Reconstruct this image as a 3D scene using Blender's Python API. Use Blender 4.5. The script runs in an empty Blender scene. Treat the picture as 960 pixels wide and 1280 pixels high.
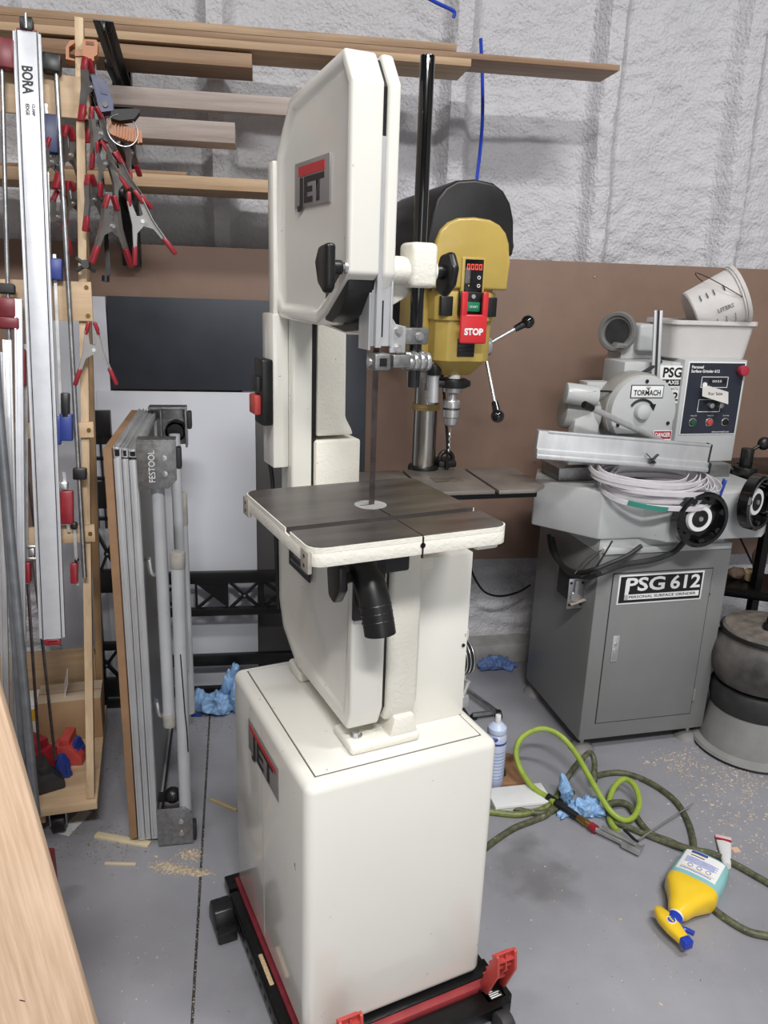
import bpy, bmesh, math, random
from mathutils import Vector, Matrix, noise
random.seed(7)
S = bpy.context.scene
COL = S.collection
# ---------------------------------------------------------------- camera
FPX, PITCH, ROLL, CH = 974.0, .2837, .0342, 1.5666
cF = Vector((0, math.cos(PITCH), -math.sin(PITCH)))
cX0 = Vector((1, 0, 0)); cU0 = cX0.cross(cF)
cX = math.cos(ROLL)*cX0 + math.sin(ROLL)*cU0
cU = -math.sin(ROLL)*cX0 + math.cos(ROLL)*cU0
cam = bpy.data.cameras.new('camera'); camo = bpy.data.objects.new('camera', cam); COL.objects.link(camo)
cam.sensor_fit = 'VERTICAL'; cam.sensor_height = 36.0; cam.lens = 36.0*FPX/1280.0
cam.clip_start = .05; cam.clip_end = 60
camo.matrix_world = Matrix(((cX.x, cU.x, -cF.x, 0), (cX.y, cU.y, -cF.y, 0), (cX.z, cU.z, -cF.z, CH), (0, 0, 0, 1)))
S.camera = camo
# ---------------------------------------------------------------- light
w = bpy.data.worlds.new('world'); S.world = w; w.use_nodes = True
w.node_tree.nodes['Background'].inputs[0].default_value = (.92, .96, 1, 1)
w.node_tree.nodes['Background'].inputs[1].default_value = .05
def area(name, loc, sx, sy, power, col=(1, .99, .975), rot=(0, 0, 0)):
    l = bpy.data.lights.new(name, 'AREA'); l.shape = 'RECTANGLE'; l.size = sx; l.size_y = sy; l.energy = power; l.color = col
    o = bpy.data.objects.new(name, l); COL.objects.link(o); o.location = loc; o.rotation_euler = rot
    return o
area('shop_light', (.35, -1.45, 4.1), 1.3, .35, 200)
area('shop_light', (1.6, .6, 4.1), 1.2, .3, 85)
area('shop_light', (-1.7, .2, 4.1), 1.2, .3, 30)
area('frontal_fill', (2.1, -4.9, 1.7), 3.0, 2.8, 60, (.95, .98, 1), (math.radians(90), 0, math.radians(8)))  # added fill from behind the camera for the front faces; no door is built
S.view_settings.view_transform = 'Standard'; S.view_settings.look = 'None'
S.view_settings.exposure = 0.0; S.view_settings.gamma = 1.0
S.view_settings.use_curve_mapping = False
# ---------------------------------------------------------------- frames: origin, yaw (u right, v away, z up)
FR = {'b': ((-.0272, 1.419, 0), .458), 'w': ((0, 2.9977, 0), .1578), 'g': ((.711, 2.412, 0), .245),
      'd': ((.139, 2.6, 0), .26), 'r': ((-.805, 1.897, 0), .29), 'm': ((-.705, 1.86, 0), .2), 'o': ((0, 0, 0), 0)}
def axes(fr):
    T, th = FR[fr]
    return Vector(T), Vector((math.cos(th), math.sin(th), 0)), Vector((-math.sin(th), math.cos(th), 0))
def at(px, py, fr, ax, val):
    """photo point on the plane ax=val of a frame, in that frame's coordinates"""
    T, u, v = axes(fr)
    d = cF + cX*((px-480)/FPX) + cU*((640-py)/FPX); o = Vector((0, 0, CH))-T
    d = Vector((d@u, d@v, d.z)); o = Vector((o@u, o@v, o.z))
    i = 'uvz'.index(ax)
    return o + d*((val-o[i])/d[i])
def toW(p, fr):
    T, u, v = axes(fr); return T+u*p[0]+v*p[1]+Vector((0, 0, p[2]))
# ---------------------------------------------------------------- materials
def lin(c):
    return tuple(((x/255)/12.92 if x/255 <= .04045 else ((x/255+.055)/1.055)**2.4) for x in c)+(1,)
MATS = {}
def mat(name, rgb, rough=.5, metal=0, var=.08, scale=8, bump=0, bscale=60, rvar=.1, coat=0, trans=0, emit=0, stretch=None, rgb2=None, mixscale=None, dark=None):
    if name in MATS: return MATS[name]
    m = bpy.data.materials.new(name); m.use_nodes = True; MATS[name] = m
    nt = m.node_tree; N = nt.nodes; L = nt.links; p = N['Principled BSDF']
    tc = N.new('ShaderNodeTexCoord'); mp = N.new('ShaderNodeMapping'); L.new(tc.outputs['Object'], mp.inputs[0])
    if stretch: mp.inputs['Scale'].default_value = stretch
    nz = N.new('ShaderNodeTexNoise'); nz.inputs['Scale'].default_value = scale; nz.inputs['Detail'].default_value = 6; nz.inputs['Roughness'].default_value = .6
    L.new(mp.outputs[0], nz.inputs[0])
    c = lin(rgb); r = N.new('ShaderNodeValToRGB'); L.new(nz.outputs[0], r.inputs[0])
    lo = tuple(x*(1-var*2) for x in c[:3])+(1,) if not rgb2 else lin(rgb2); hi = tuple(min(1, x*(1+var)) for x in c[:3])+(1,)
    r.color_ramp.elements[0].position = .3; r.color_ramp.elements[0].color = lo
    r.color_ramp.elements[1].position = .68; r.color_ramp.elements[1].color = hi
    colout = r.outputs[0]
    if dark:   # sparse dirt specks / scuffs: (rgb, scale, threshold)
        n2 = N.new('ShaderNodeTexNoise'); n2.inputs['Scale'].default_value = dark[1]; n2.inputs['Detail'].default_value = 3; L.new(tc.outputs['Object'], n2.inputs[0])
        r2 = N.new('ShaderNodeValToRGB'); L.new(n2.outputs[0], r2.inputs[0])
        r2.color_ramp.elements[0].position = dark[2]; r2.color_ramp.elements[1].position = dark[2]+.04
        mx = N.new('ShaderNodeMixRGB'); L.new(r2.outputs[0], mx.inputs[0]); L.new(colout, mx.inputs[1]); mx.inputs[2].default_value = lin(dark[0]); colout = mx.outputs[0]
    L.new(colout, p.inputs['Base Color'])
    rr = N.new('ShaderNodeMapRange'); L.new(nz.outputs[0], rr.inputs[0]); rr.inputs[3].default_value = max(.02, rough-rvar); rr.inputs[4].default_value = min(1, rough+rvar)
    L.new(rr.outputs[0], p.inputs['Roughness'])
    p.inputs['Metallic'].default_value = metal
    p.inputs['Coat Weight'].default_value = coat; p.inputs['Coat Roughness'].default_value = .08
    if trans:
        p.inputs['Transmission Weight'].default_value = trans; p.inputs['IOR'].default_value = 1.2
    if emit:
        p.inputs['Emission Color'].default_value = c; p.inputs['Emission Strength'].default_value = emit
    if bump:
        b = N.new('ShaderNodeBump'); n3 = N.new('ShaderNodeTexNoise'); n3.inputs['Scale'].default_value = bscale; n3.inputs['Detail'].default_value = 4
        L.new(mp.outputs[0], n3.inputs[0]); L.new(n3.outputs[0], b.inputs['Height']); b.inputs['Strength'].default_value = bump; b.inputs['Distance'].default_value = .004
        L.new(b.outputs[0], p.inputs['Normal'])
    return m
def wood(name, c1, c2, axis=0, scale=14, rough=.55, knots=True):
    if name in MATS: return MATS[name]
    st = [9, 9, 9]; st[axis] = .55
    m = mat(name, c1, rough, var=.1, scale=scale/3, bump=.15, bscale=30, stretch=tuple(st), rgb2=c2)
    return m
CREAM = mat('cream_paint', (226, 224, 216), .2, var=.012, scale=3, coat=.5, dark=((150, 140, 125), 55, .73))
CAST = mat('cream_cast_paint', (230, 227, 216), .34, var=.03, scale=10, bump=.35, bscale=150, dark=((110, 95, 80), 40, .74))
STEELTOP = mat('ground_iron', (112, 108, 106), .42, .75, var=.12, scale=6, bump=.05, bscale=200, stretch=(1, 6, 1))
BLACKP = mat('black_plastic', (22, 22, 23), .38, var=.2, scale=20)
BLACKM = mat('black_metal', (20, 20, 21), .3, .3, var=.2, scale=15)
BLACKG = mat('black_gloss', (14, 14, 15), .12, .0, var=.1, scale=15, coat=.6)
SILVER = mat('bright_steel', (206, 206, 206), .32, .85, var=.1, scale=25)
ALU = mat('aluminium', (204, 205, 207), .42, .6, var=.06, scale=30, stretch=(1, 1, .2))
ALUW = mat('anodised_white_aluminium', (214, 216, 222), .4, .25, var=.04, scale=20)
GALV = mat('galvanised_steel', (172, 174, 176), .34, .9, var=.15, scale=30)
ZINC = mat('cast_zinc', (150, 150, 150), .38, .8, var=.15, scale=70, bump=.1, bscale=300)
BLADE = mat('saw_blade_steel', (110, 100, 98), .35, .9, var=.15, scale=30)
RED = mat('red_plastic', (188, 72, 66), .4, var=.1, scale=20)
REDV = mat('red_vinyl', (150, 36, 48), .35, var=.12, scale=30)
MAROON = mat('maroon_paint', (120, 38, 48), .4, .1, var=.15, scale=20)
YELLOW = mat('mustard_paint', (188, 162, 84), .38, var=.05, scale=8, coat=.15)
BLUE = mat('blue_plastic', (42, 62, 140), .4, var=.1, scale=20)
NAVY = mat('navy_plastic', (44, 52, 92), .42, var=.12, scale=20)
ORANGE = mat('orange_plastic', (176, 108, 56), .42, var=.1, scale=20)
WHITE = mat('white_plastic', (226, 226, 226), .4, var=.03, scale=20)
GREEN = mat('green_button', (24, 120, 84), .3, var=.1, scale=20)
PINE = wood('pine_along_x', (178, 150, 120), (142, 112, 84), 0)
PINEZ = wood('pine_along_z', (206, 182, 150), (178, 150, 116), 2)
PINED = wood('weathered_pine', (176, 164, 156), (146, 132, 124), 0)
OAK = wood('oak_veneer', (214, 186, 160), (190, 158, 128), 2, scale=26, rough=.5)
PLY = wood('birch_ply', (200, 174, 142), (184, 154, 120), 0, scale=8)
MDF = mat('hardboard', (134, 109, 95), .6, var=.06, scale=5, bump=.12, bscale=260)
GREYCAB = mat('grey_cabinet_paint', (128, 128, 128), .36, var=.04, scale=5, bump=.05, bscale=300)
LGREY = mat('light_grey_paint', (188, 190, 190), .36, var=.03, scale=6, coat=.1, dark=((110, 105, 100), 40, .74))
DGREY = mat('dark_grey_rubber', (46, 46, 48), .6, var=.2, scale=20)
# ---------------------------------------------------------------- mesh helpers
class B:
    def __init__(s): s.bm = bmesh.new(); s.M = None
    def _add(s, t, bev=0, seg=2, ang=.5):
        bmesh.ops.recalc_face_normals(t, faces=t.faces[:])
        if bev:
            es = [e for e in t.edges if len(e.link_faces) == 2 and e.calc_face_angle(0) > ang]
            bmesh.ops.bevel(t, geom=es, offset=bev, segments=seg, affect='EDGES', profile=.5, clamp_overlap=True)
        if s.M is not None: bmesh.ops.transform(t, matrix=s.M, verts=t.verts[:])
        me = bpy.data.meshes.new('t'); t.to_mesh(me); t.free(); s.bm.from_mesh(me); bpy.data.meshes.remove(me)
        return s
    def box(s, x0, x1, y0, y1, z0, z1, bev=0, seg=2):
        t = bmesh.new(); bmesh.ops.create_cube(t, size=1)
        for v in t.verts: v.co = Vector(((x0+x1)/2+v.co.x*(x1-x0), (y0+y1)/2+v.co.y*(y1-y0), (z0+z1)/2+v.co.z*(z1-z0)))
        return s._add(t, bev, seg)
    def bar(s, p0, p1, wx, wy, up=(0, 0, 1), bev=0):
        """rectangular bar from p0 to p1"""
        p0, p1 = Vector(p0), Vector(p1); d = (p1-p0); L = d.length; d.normalize(); a = d.cross(Vector(up))
        if a.length < 1e-4: a = d.cross(Vector((1, 0, 0)))
        a.normalize(); b = a.cross(d)
        t = bmesh.new(); bmesh.ops.create_cube(t, size=1)
        for v in t.verts: v.co = (p0+p1)/2 + a*(v.co.x*wx) + b*(v.co.y*wy) + d*(v.co.z*L)
        return s._add(t, bev)
    def prism(s, pts, ax, a, b, bev=0, seg=2, recess=None):
        t = bmesh.new()
        def P(p, h):
            return {'x': (h, p[0], p[1]), 'y': (p[0], h, p[1]), 'z': (p[0], p[1], h)}[ax]
        v0 = [t.verts.new(P(p, a)) for p in pts]; v1 = [t.verts.new(P(p, b)) for p in pts]
        f0 = t.faces.new(v0); t.faces.new(v1)
        n = len(pts)
        for i in range(n): t.faces.new((v0[i], v0[(i+1) % n], v1[(i+1) % n], v1[i]))
        if recess:
            bmesh.ops.recalc_face_normals(t, faces=t.faces[:])
            bmesh.ops.inset_region(t, faces=[f0], thickness=recess[0], depth=0)
            bmesh.ops.inset_region(t, faces=[f0], thickness=recess[2] if len(recess) > 2 else recess[1], depth=-recess[1])
        return s._add(t, bev, seg)
    def cyl(s, p0, p1, r, r1=None, n=16, bev=0):
        p0, p1 = Vector(p0), Vector(p1); d = p1-p0
        t = bmesh.new(); bmesh.ops.create_cone(t, cap_ends=True, segments=n, radius1=r, radius2=r if r1 is None else r1, depth=d.length)
        bmesh.ops.transform(t, matrix=Matrix.Translation((p0+p1)/2) @ d.to_track_quat('Z', 'Y').to_matrix().to_4x4(), verts=t.verts[:])
        return s._add(t, bev)
    def lathe(s, prof, o, d, n=24, close=False):
        """prof: (radius, height along d)"""
        o = Vector(o); d = Vector(d).normalized(); a = d.orthogonal().normalized(); b = d.cross(a)
        t = bmesh.new(); rings = []
        for r, h in prof:
            if r < 1e-5: rings.append([t.verts.new(o+d*h)])
            else: rings.append([t.verts.new(o+d*h+(a*math.cos(k*2*math.pi/n)+b*math.sin(k*2*math.pi/n))*r) for k in range(n)])
        s._rings(t, rings, close); return s._add(t)
    def _rings(s, t, rings, close=False, cap=False):
        prs = list(zip(rings[:-1], rings[1:]))
        if close: prs.append((rings[-1], rings[0]))
        for A, C in prs:
            n = max(len(A), len(C))
            for k in range(n):
                k2 = (k+1) % n
                if len(A) == 1: t.faces.new((A[0], C[k], C[k2]))
                elif len(C) == 1: t.faces.new((A[k], A[k2], C[0]))
                else: t.faces.new((A[k], A[k2], C[k2], C[k]))
        if cap:
            for R in (rings[0], rings[-1]):
                if len(R) > 2: t.faces.new(R)
    def loft(s, secs, n=24):
        """secs: (centre, a axis, b axis, ra, rb, exponent)"""
        t = bmesh.new(); rings = []
        for c, a, b, ra, rb, e in secs:
            c, a, b = Vector(c), Vector(a), Vector(b); R = []
            for k in range(n):
                x = math.cos(k*2*math.pi/n); y = math.sin(k*2*math.pi/n)
                R.append(t.verts.new(c+a*(ra*math.copysign(abs(x)**e, x))+b*(rb*math.copysign(abs(y)**e, y))))
            rings.append(R)
        s._rings(t, rings, cap=True); return s._add(t)
    def tube(s, pts, r, n=8, closed=False, smooth=0, flat=None):
        P = [Vector(p) for p in pts]
        if smooth: P = catmull(P, smooth, closed)
        t = bmesh.new(); rings = []; m = len(P); pa = None
        for i in range(m):
            d = (P[(i+1) % m]-P[i-1]) if closed else (P[min(i+1, m-1)]-P[max(i-1, 0)])
            d.normalize()
            if pa is None: a = d.orthogonal().normalized()
            else:
                a = pa-d*pa.dot(d)
                a = a.normalized() if a.length > 1e-6 else d.orthogonal().normalized()
            pa = a; b = d.cross(a); rr = r[i*len(r)//m] if isinstance(r, (list, tuple)) else r
            rings.append([t.verts.new(P[i]+(a*math.cos(k*2*math.pi/n)+b*math.sin(k*2*math.pi/n))*rr) for k in range(n)])
        s._rings(t, rings, close=closed, cap=not closed); return s._add(t)
    def sphere(s, c, r, sc=(1, 1, 1), n=16):
        t = bmesh.new(); bmesh.ops.create_uvsphere(t, u_segments=n, v_segments=max(6, n//2), radius=r)
        for v in t.verts: v.co = Vector((v.co.x*sc[0], v.co.y*sc[1], v.co.z*sc[2]))+Vector(c)
        return s._add(t)
    def torus(s, c, d, R, r, n=32, m=8, sc=None):
        d = Vector(d).normalized(); a = d.orthogonal().normalized(); b = d.cross(a); c = Vector(c)
        return s.tube([c+(a*math.cos(k*2*math.pi/n)+b*math.sin(k*2*math.pi/n))*R for k in range(n)], r, m, closed=True)
    def poly(s, vs, fs):
        t = bmesh.new(); V = [t.verts.new(v) for v in vs]
        for f in fs: t.faces.new([V[i] for i in f])
        return s._add(t)
def catmull(P, k, closed=False):
    out = []; m = len(P); rng = range(m if closed else m-1)
    for i in rng:
        if closed: p0, p1, p2, p3 = P[i-1], P[i], P[(i+1) % m], P[(i+2) % m]
        else: p0, p1, p2, p3 = P[max(i-1, 0)], P[i], P[i+1], P[min(i+2, m-1)]
        for j in range(k):
            t = j/k
            out.append(.5*((2*p1)+(p2-p0)*t+(2*p0-5*p1+4*p2-p3)*t*t+(3*p1-p0-3*p2+p3)*t*t*t))
    if not closed: out.append(P[-1])
    return out
def tag(o, label=None, cat=None, group=None, kind=None):
    if label: o['label'] = label
    if cat: o['category'] = cat
    if group: o['group'] = group
    if kind: o['kind'] = kind
    return o
def obj(name, b, m, parent=None, label=None, cat=None, group=None, kind=None, ang=35, fr=None):
    me = bpy.data.meshes.new(name); b.bm.to_mesh(me); b.bm.free()
    me.materials.append(m)
    for p in me.polygons: p.use_smooth = True
    me.set_sharp_from_angle(angle=math.radians(ang))
    o = bpy.data.objects.new(name, me); COL.objects.link(o)
    if parent is not None: o.parent = parent
    elif fr: o.location = FR[fr][0]; o.rotation_euler = (0, 0, FR[fr][1])
    return tag(o, label, cat, group, kind)
def E(name, label, cat, fr=None, loc=None, rot=None, group=None, kind=None):
    o = bpy.data.objects.new(name, None); COL.objects.link(o); o.empty_display_size = .05
    if fr: o.location = FR[fr][0]; o.rotation_euler = (0, 0, FR[fr][1])
    if loc is not None: o.location = loc
    if rot is not None: o.rotation_euler = rot
    return tag(o, label, cat, group, kind)
def copy_tree(o, parent=None):
    c = o.copy(); COL.objects.link(c); c.parent = parent
    for ch in list(o.children): copy_tree(ch, c)
    return c
def text(s, size, m, parent, loc, xd, yd, ext=.0004, bold=0, name='lettering', align='CENTER', sx=1.0, fit=None):
    cu = bpy.data.curves.new('txt', 'FONT'); cu.body = s; cu.size = size; cu.extrude = 0; cu.offset = bold; cu.align_x = align; cu.align_y = 'CENTER'; cu.resolution_u = 3
    t = bpy.data.objects.new('txt', cu); COL.objects.link(t)
    dg = bpy.context.evaluated_depsgraph_get(); me = bpy.data.meshes.new_from_object(t.evaluated_get(dg))
    bpy.data.objects.remove(t); bpy.data.curves.remove(cu)
    xd, yd = Vector(xd).normalized(), Vector(yd).normalized(); nz = xd.cross(yd)
    k = sx
    if fit and me.vertices:
        xs = [v.co.x for v in me.vertices]; k = fit/(max(xs)-min(xs))
    for v in me.vertices: v.co = Vector(loc)+xd*(v.co.x*k)+yd*v.co.y+nz*ext
    me.materials.clear(); me.materials.append(m); me.name = name
    o = bpy.data.objects.new(name, me); COL.objects.link(o); o.parent = parent
    return o
INK = mat('black_ink', (18, 18, 20), .5, var=0); PAPER = mat('white_ink', (232, 232, 232), .5, var=0)
REDINK = mat('red_ink', (190, 40, 46), .45, var=.02); GREYINK = mat('grey_ink', (110, 112, 118), .5, var=0); BLUEINK = mat('blue_ink', (58, 74, 160), .45, var=.02)
# ================================================================ the room
def struct(name, b, m, fr=None, parent=None, label=None): return obj(name, b, m, parent, label, kind=None if parent else 'structure', fr=fr)
FLOOR = mat('painted_concrete', (147, 147, 153), .38, var=.09, scale=2.2, bump=.12, bscale=45, rvar=.14, dark=((86, 82, 78), 95, .715))
def stain_at(m, spots):
    """greasy patches with ragged edges at fixed places on the floor: (x, y, radius, strength)"""
    nt = m.node_tree; N = nt.nodes; L = nt.links; p = N['Principled BSDF']; src = p.inputs['Base Color'].links[0].from_socket
    tc = N.new('ShaderNodeTexCoord'); nz = N.new('ShaderNodeTexNoise'); nz.inputs['Scale'].default_value = 14; nz.inputs['Detail'].default_value = 5; L.new(tc.outputs['Object'], nz.inputs[0])
    for x, y, r, k in spots:
        d = N.new('ShaderNodeVectorMath'); d.operation = 'DISTANCE'; L.new(tc.outputs['Object'], d.inputs[0]); d.inputs[1].default_value = (x, y, 0)
        a = N.new('ShaderNodeMath'); a.operation = 'MULTIPLY_ADD'; L.new(nz.outputs[0], a.inputs[0]); a.inputs[1].default_value = r*1.6; L.new(d.outputs['Value'], a.inputs[2])
        mr = N.new('ShaderNodeMapRange'); L.new(a.outputs[0], mr.inputs[0]); mr.inputs[1].default_value = r*1.1; mr.inputs[2].default_value = r*1.75; mr.inputs[3].default_value = k; mr.inputs[4].default_value = 0
        mx = N.new('ShaderNodeMixRGB'); L.new(mr.outputs[0], mx.inputs[0]); L.new(src, mx.inputs[1]); mx.inputs[2].default_value = lin((84, 82, 80)); src = mx.outputs[0]
    L.new(src, p.inputs['Base Color'])
g_ = lambda px, py: tuple(at(px, py, 'o', 'z', 0)[:2])
stain_at(FLOOR, [g_(660, 1085)+(.15, .38), g_(655, 1050)+(.06, .4), g_(690, 1110)+(.11, .25), g_(225, 950)+(.14, .25), g_(330, 1240)+(.1, .2)])
# floor: two slabs either side of the control joint
j0 = at(262, 897, 'o', 'z', 0); j1 = at(240, 1280, 'o', 'z', 0); jd = (j1-j0).normalized(); jn = Vector((jd.y, -jd.x, 0))
if jn.x < 0: jn = -jn
ja, jb = j0-jd*.62, j1+jd*5.5; hw = .0035
fl = E('floor', 'grey painted concrete floor with a saw cut joint', None, kind='structure', loc=(0, 0, 0))
b = B(); b.prism([(-3.6, -5), tuple((jb-jn*hw)[:2]), tuple((ja-jn*hw)[:2]), (-3.6, 3.4)], 'z', -.1, 0); obj('slab', b, FLOOR, fl)
b = B(); b.prism([(4.2, -5), (4.2, 4.4), tuple((ja+jn*hw)[:2]), tuple((jb+jn*hw)[:2])], 'z', -.1, 0); obj('slab', b, FLOOR, fl)
b = B(); b.prism([(-3.6, 3.4), tuple((ja-jn*hw)[:2]), tuple((ja+jn*hw)[:2]), (4.2, 4.4), (4.2, 4.6), (-3.6, 3.6)], 'z', -.1, 0); obj('slab', b, FLOOR, fl)
JOINT = mat('gritty_joint', (70, 66, 62), .9, var=.5, scale=160, dark=((190, 185, 175), 240, .6))
b = B(); b.prism([tuple((jb-jn*hw)[:2]), tuple((jb+jn*hw)[:2]), tuple((ja+jn*hw)[:2]), tuple((ja-jn*hw)[:2])], 'z', -.1, -.0035); obj('joint_filler', b, JOINT, fl)
# back wall in sprayed foam over steel ribs
FOAM = mat('sprayed_foam', (206, 205, 209), .45, var=.03, scale=9, bump=.9, bscale=85, rvar=.1)
for n_ in FOAM.node_tree.nodes:
    if n_.type == 'BUMP': n_.inputs['Distance'].default_value = .010
def rib(d, wd): 
    t = max(0., 1-abs(d)/wd); return t*t*(3-2*t)
ribs = [(at(580, 60, 'w', 'v', .04)[0], .075), (at(752, 240, 'w', 'v', .04)[0], .075), (at(922, 240, 'w', 'v', .04)[0], .085), (-.62, .07), (-1.3, .07), (1.9, .08)]
k0 = at(920, 110, 'w', 'v', .04); k1 = at(968, 10, 'w', 'v', .04)
def foam_h(u, z):
    h = 0
    for c, wd in ribs: h = max(h, .062*min(1, 1.5*rib(u-c-.012*noise.noise((z*2, c, 0)), wd)))
    if z > k0[2]:
        c = k0[0]+(k1[0]-k0[0])*(z-k0[2])/(k1[2]-k0[2]); h = max(h, .06*min(1, 1.5*rib(u-c, .07))*min(1, (z-k0[2])/.12))
    h += .02*noise.noise((u*2.1, z*1.6, 3)) + .009*noise.noise((u*5, z*9, 7)) + .0065*noise.noise((u*20, z*26, 1)) + .0035*noise.noise((u*48, z*66, 5))
    gz = (z*1.9+.12*noise.noise((u*1.5, z, 9))) % 1.0
    h -= .006*max(0, 1-abs(gz-.5)/.025)*max(0, .3+1.4*noise.noise((u*2.3, z*.7, 4)))
    if z < .5: h += .012*noise.noise((u*3, z*24, 2))
    return h
b = B(); t = b.bm; nu, nz_ = 400, 310; u0, u1, zz1 = -1.95, 2.35, 3.1
vs = [[t.verts.new((u0+(u1-u0)*i/nu, .105-foam_h(u0+(u1-u0)*i/nu, .08+(zz1-.08)*k/nz_), .08+(zz1-.08)*k/nz_)) for i in range(nu+1)] for k in range(nz_+1)]
for k in range(nz_):
    for i in range(nu): t.faces.new((vs[k][i], vs[k][i+1], vs[k+1][i+1], vs[k+1][i]))
struct('wall_back', b, FOAM, 'w', label='white spray foam insulated wall with vertical ribs')
b = B().box(-3.2, 4.2, .15, .25, 0, 4.6); struct('wall_back_panel', b, mat('wall_paint', (190, 188, 186), .7, var=.03), 'w')
b = B().box(-1.95, 2.35, 0.0, .15, 0, .085, .004); struct('baseboard_back', b, mat('concrete_curb', (170, 168, 166), .8, var=.12, scale=12), 'w')
WALLP = mat('shop_wall', (150, 149, 148), .7, var=.05, scale=2)
struct('wall_left', B().box(-3.7, -3.6, -5, 4.4, 0, 4.5), WALLP); struct('wall_right', B().box(4.2, 4.3, -5, 4.6, 0, 4.5), WALLP)
struct('wall_front', B().box(-3.7, 4.3, -5.1, -5, 0, 4.5), WALLP); struct('ceiling', B().box(-3.7, 4.3, -5.1, 4.6, 4.5, 4.6), WALLP)
# hardboard
hb = E('hardboard_panel', 'brown hardboard sheet fixed along the lower foam wall', 'wall panel', 'w')
obj('panel', B().box(-1.75, 2.3, -.006, 0, .486, 1.674, .001), MDF, hb)
for px, py in ((743, 346), (915, 346), (745, 560), (668, 577)):
    p = at(px, py, 'w', 'v', -.006); obj('screw', B().cyl((p[0], -.009, p[2]), (p[0], -.005, p[2]), .004, n=8), SILVER, hb)
# ================================================================ band saw
saw = E('band_saw', 'tall cream band saw on a cream cabinet in the middle of the shop', 'band saw', 'b')
# --- cabinet stand
CU0, CU1, CV0, CV1, CZ0, CZ1 = -.171, .255, -.123, .385, .062, .67
obj('cabinet', B().box(CU0, CU1, CV0, CV1, CZ0, CZ1, .02, 4), CREAM, saw)
obj('top_panel_seam', B().box(CU0+.0275, CU1-.0275, CV0+.0275, CV1-.0275, CZ1-.004, CZ1+.0006), mat('seam_dark', (96, 92, 86), .7, var=0), saw)
obj('cabinet_top_panel', B().box(CU0+.03, CU1-.03, CV0+.03, CV1-.03, CZ1-.004, CZ1+.0025, .002), CREAM, saw)
obj('panel_seam', B().box(CU0-.0006, CU0+.002, .150, .1515, CZ0+.03, CZ1-.03), mat('seam_grey', (150, 148, 142), .6, var=0), saw)
pl = obj('badge', B().box(CU0-.0022, CU0+.001, at(349, 990, 'b', 'u', CU0)[1], at(312, 935, 'b', 'u', CU0)[1], .535, .613, .001), mat('badge_grey', (150, 146, 146), .35, .4, var=.03), saw, 'grey badge with red stripe')
vn, vf = at(349, 990, 'b', 'u', CU0)[1], at(312, 935, 'b', 'u', CU0)[1]; vm = (vn+vf)/2
obj('stripe', B().box(CU0-.003, CU0-.002, vn+.012, vf-.012, .592, .603), REDINK, pl)
text('JET', .072, INK, pl, (CU0-.0024, vm, .563), (0, -1, 0), (0, 0, 1), .0004, .002, fit=(vf-vn)*.74)
# --- lower wheel housing
lowprof = [(-.062, 1.085), (-.062, .765), (-.045, .722), (.255, .722), (.345, .775), (.375, .84), (.375, 1.0), (.32, 1.085)]
lowin = [(-.050, 1.08), (-.050, .76), (-.035, .735), (.25, .735), (.335, .785), (.36, .85), (.36, 1.0), (.31, 1.08)]
obj('lower_door', B().prism(lowprof, 'x', -.058, .012, .009, 3, recess=(.028, .007, .014)), CREAM, saw)
obj('door_gap_seal', B().prism(lowin, 'x', .012, .021), BLACKP, saw)
b = B().prism(lowprof, 'x', .021, .09, .01, 3); obj('lower_wheel_frame', b, CAST, saw)
lp = obj('warning_plate', B().box(-.0595, -.0555, .165, .295, .955, 1.05), BLACKP, saw, 'black instruction plate')
for k in range(5): obj('print_line', B().box(-.0605, -.0592, .178, .282-(k % 3)*.02, .968+k*.016, .972+k*.016), GREYINK, lp)
# --- feet
b = B().box(-.056, .099, -.066, .03, .672, .694, .008, 3); b.prism([(.03, .69), (.095, .69), (.085, .735), (.04, .735)], 'y', -.062, .03, .006, 2)
ft = obj('front_foot', b, CAST, saw)
for u, v in ((-.03, -.03), (.088, -.02)):
    obj('bolt', B().cyl((u, v, .692), (u, v, .697), .013, n=16).cyl((u, v, .697), (u, v, .704), .0085, n=6), SILVER, ft)
b = B().box(-.05, .09, .25, .33, .672, .70, .008, 3); ft = obj('rear_foot', b, CAST, saw)
obj('bolt', B().cyl((-.036, .29, .698), (-.036, .29, .708), .009, n=6), SILVER, ft)
# --- rear pulley cover
b = B().box(.09, .232, -.012, .26, .672, 1.048, .003); bx_ = obj('pulley_cover', b, CREAM, saw)
obj('cover_screw', B().cyl((.222, -.014, .84), (.222, -.011, .84), .004, n=8), BLACKP, bx_)
b = B().prism([(.085, 1.03), (.13, 1.03), (.13, 1.056), (.085, 1.056)], 'y', -.03, .02, .004); obj('cover_lip', b, CAST, saw)
mz = at(584, 822, 'b', 'v', .03)[2]
mo = obj('motor', B().cyl((.226, .04, mz), (.268, .04, mz), .040, n=24, bev=.006), BLACKP, saw)
for k in range(3): obj('fin', B().torus((.244+k*.009, .04, mz), (1, 0, 0), .0405, .0012, 24, 5), SILVER, mo)
obj('motor_plate', B().prism([(.06, .672), (.10, .672), (.10, mz+.06), (.06, mz+.05)], 'x', .272, .281, .002).box(.232, .281, .06, .066, .672, mz+.052), CREAM, saw)
obj('tension_latch', B().cyl((.245, .02, .69), (.258, .015, .735), .007, n=10).box(.236, .262, .01, .024, .672, .70, .003), SILVER, saw)
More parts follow.
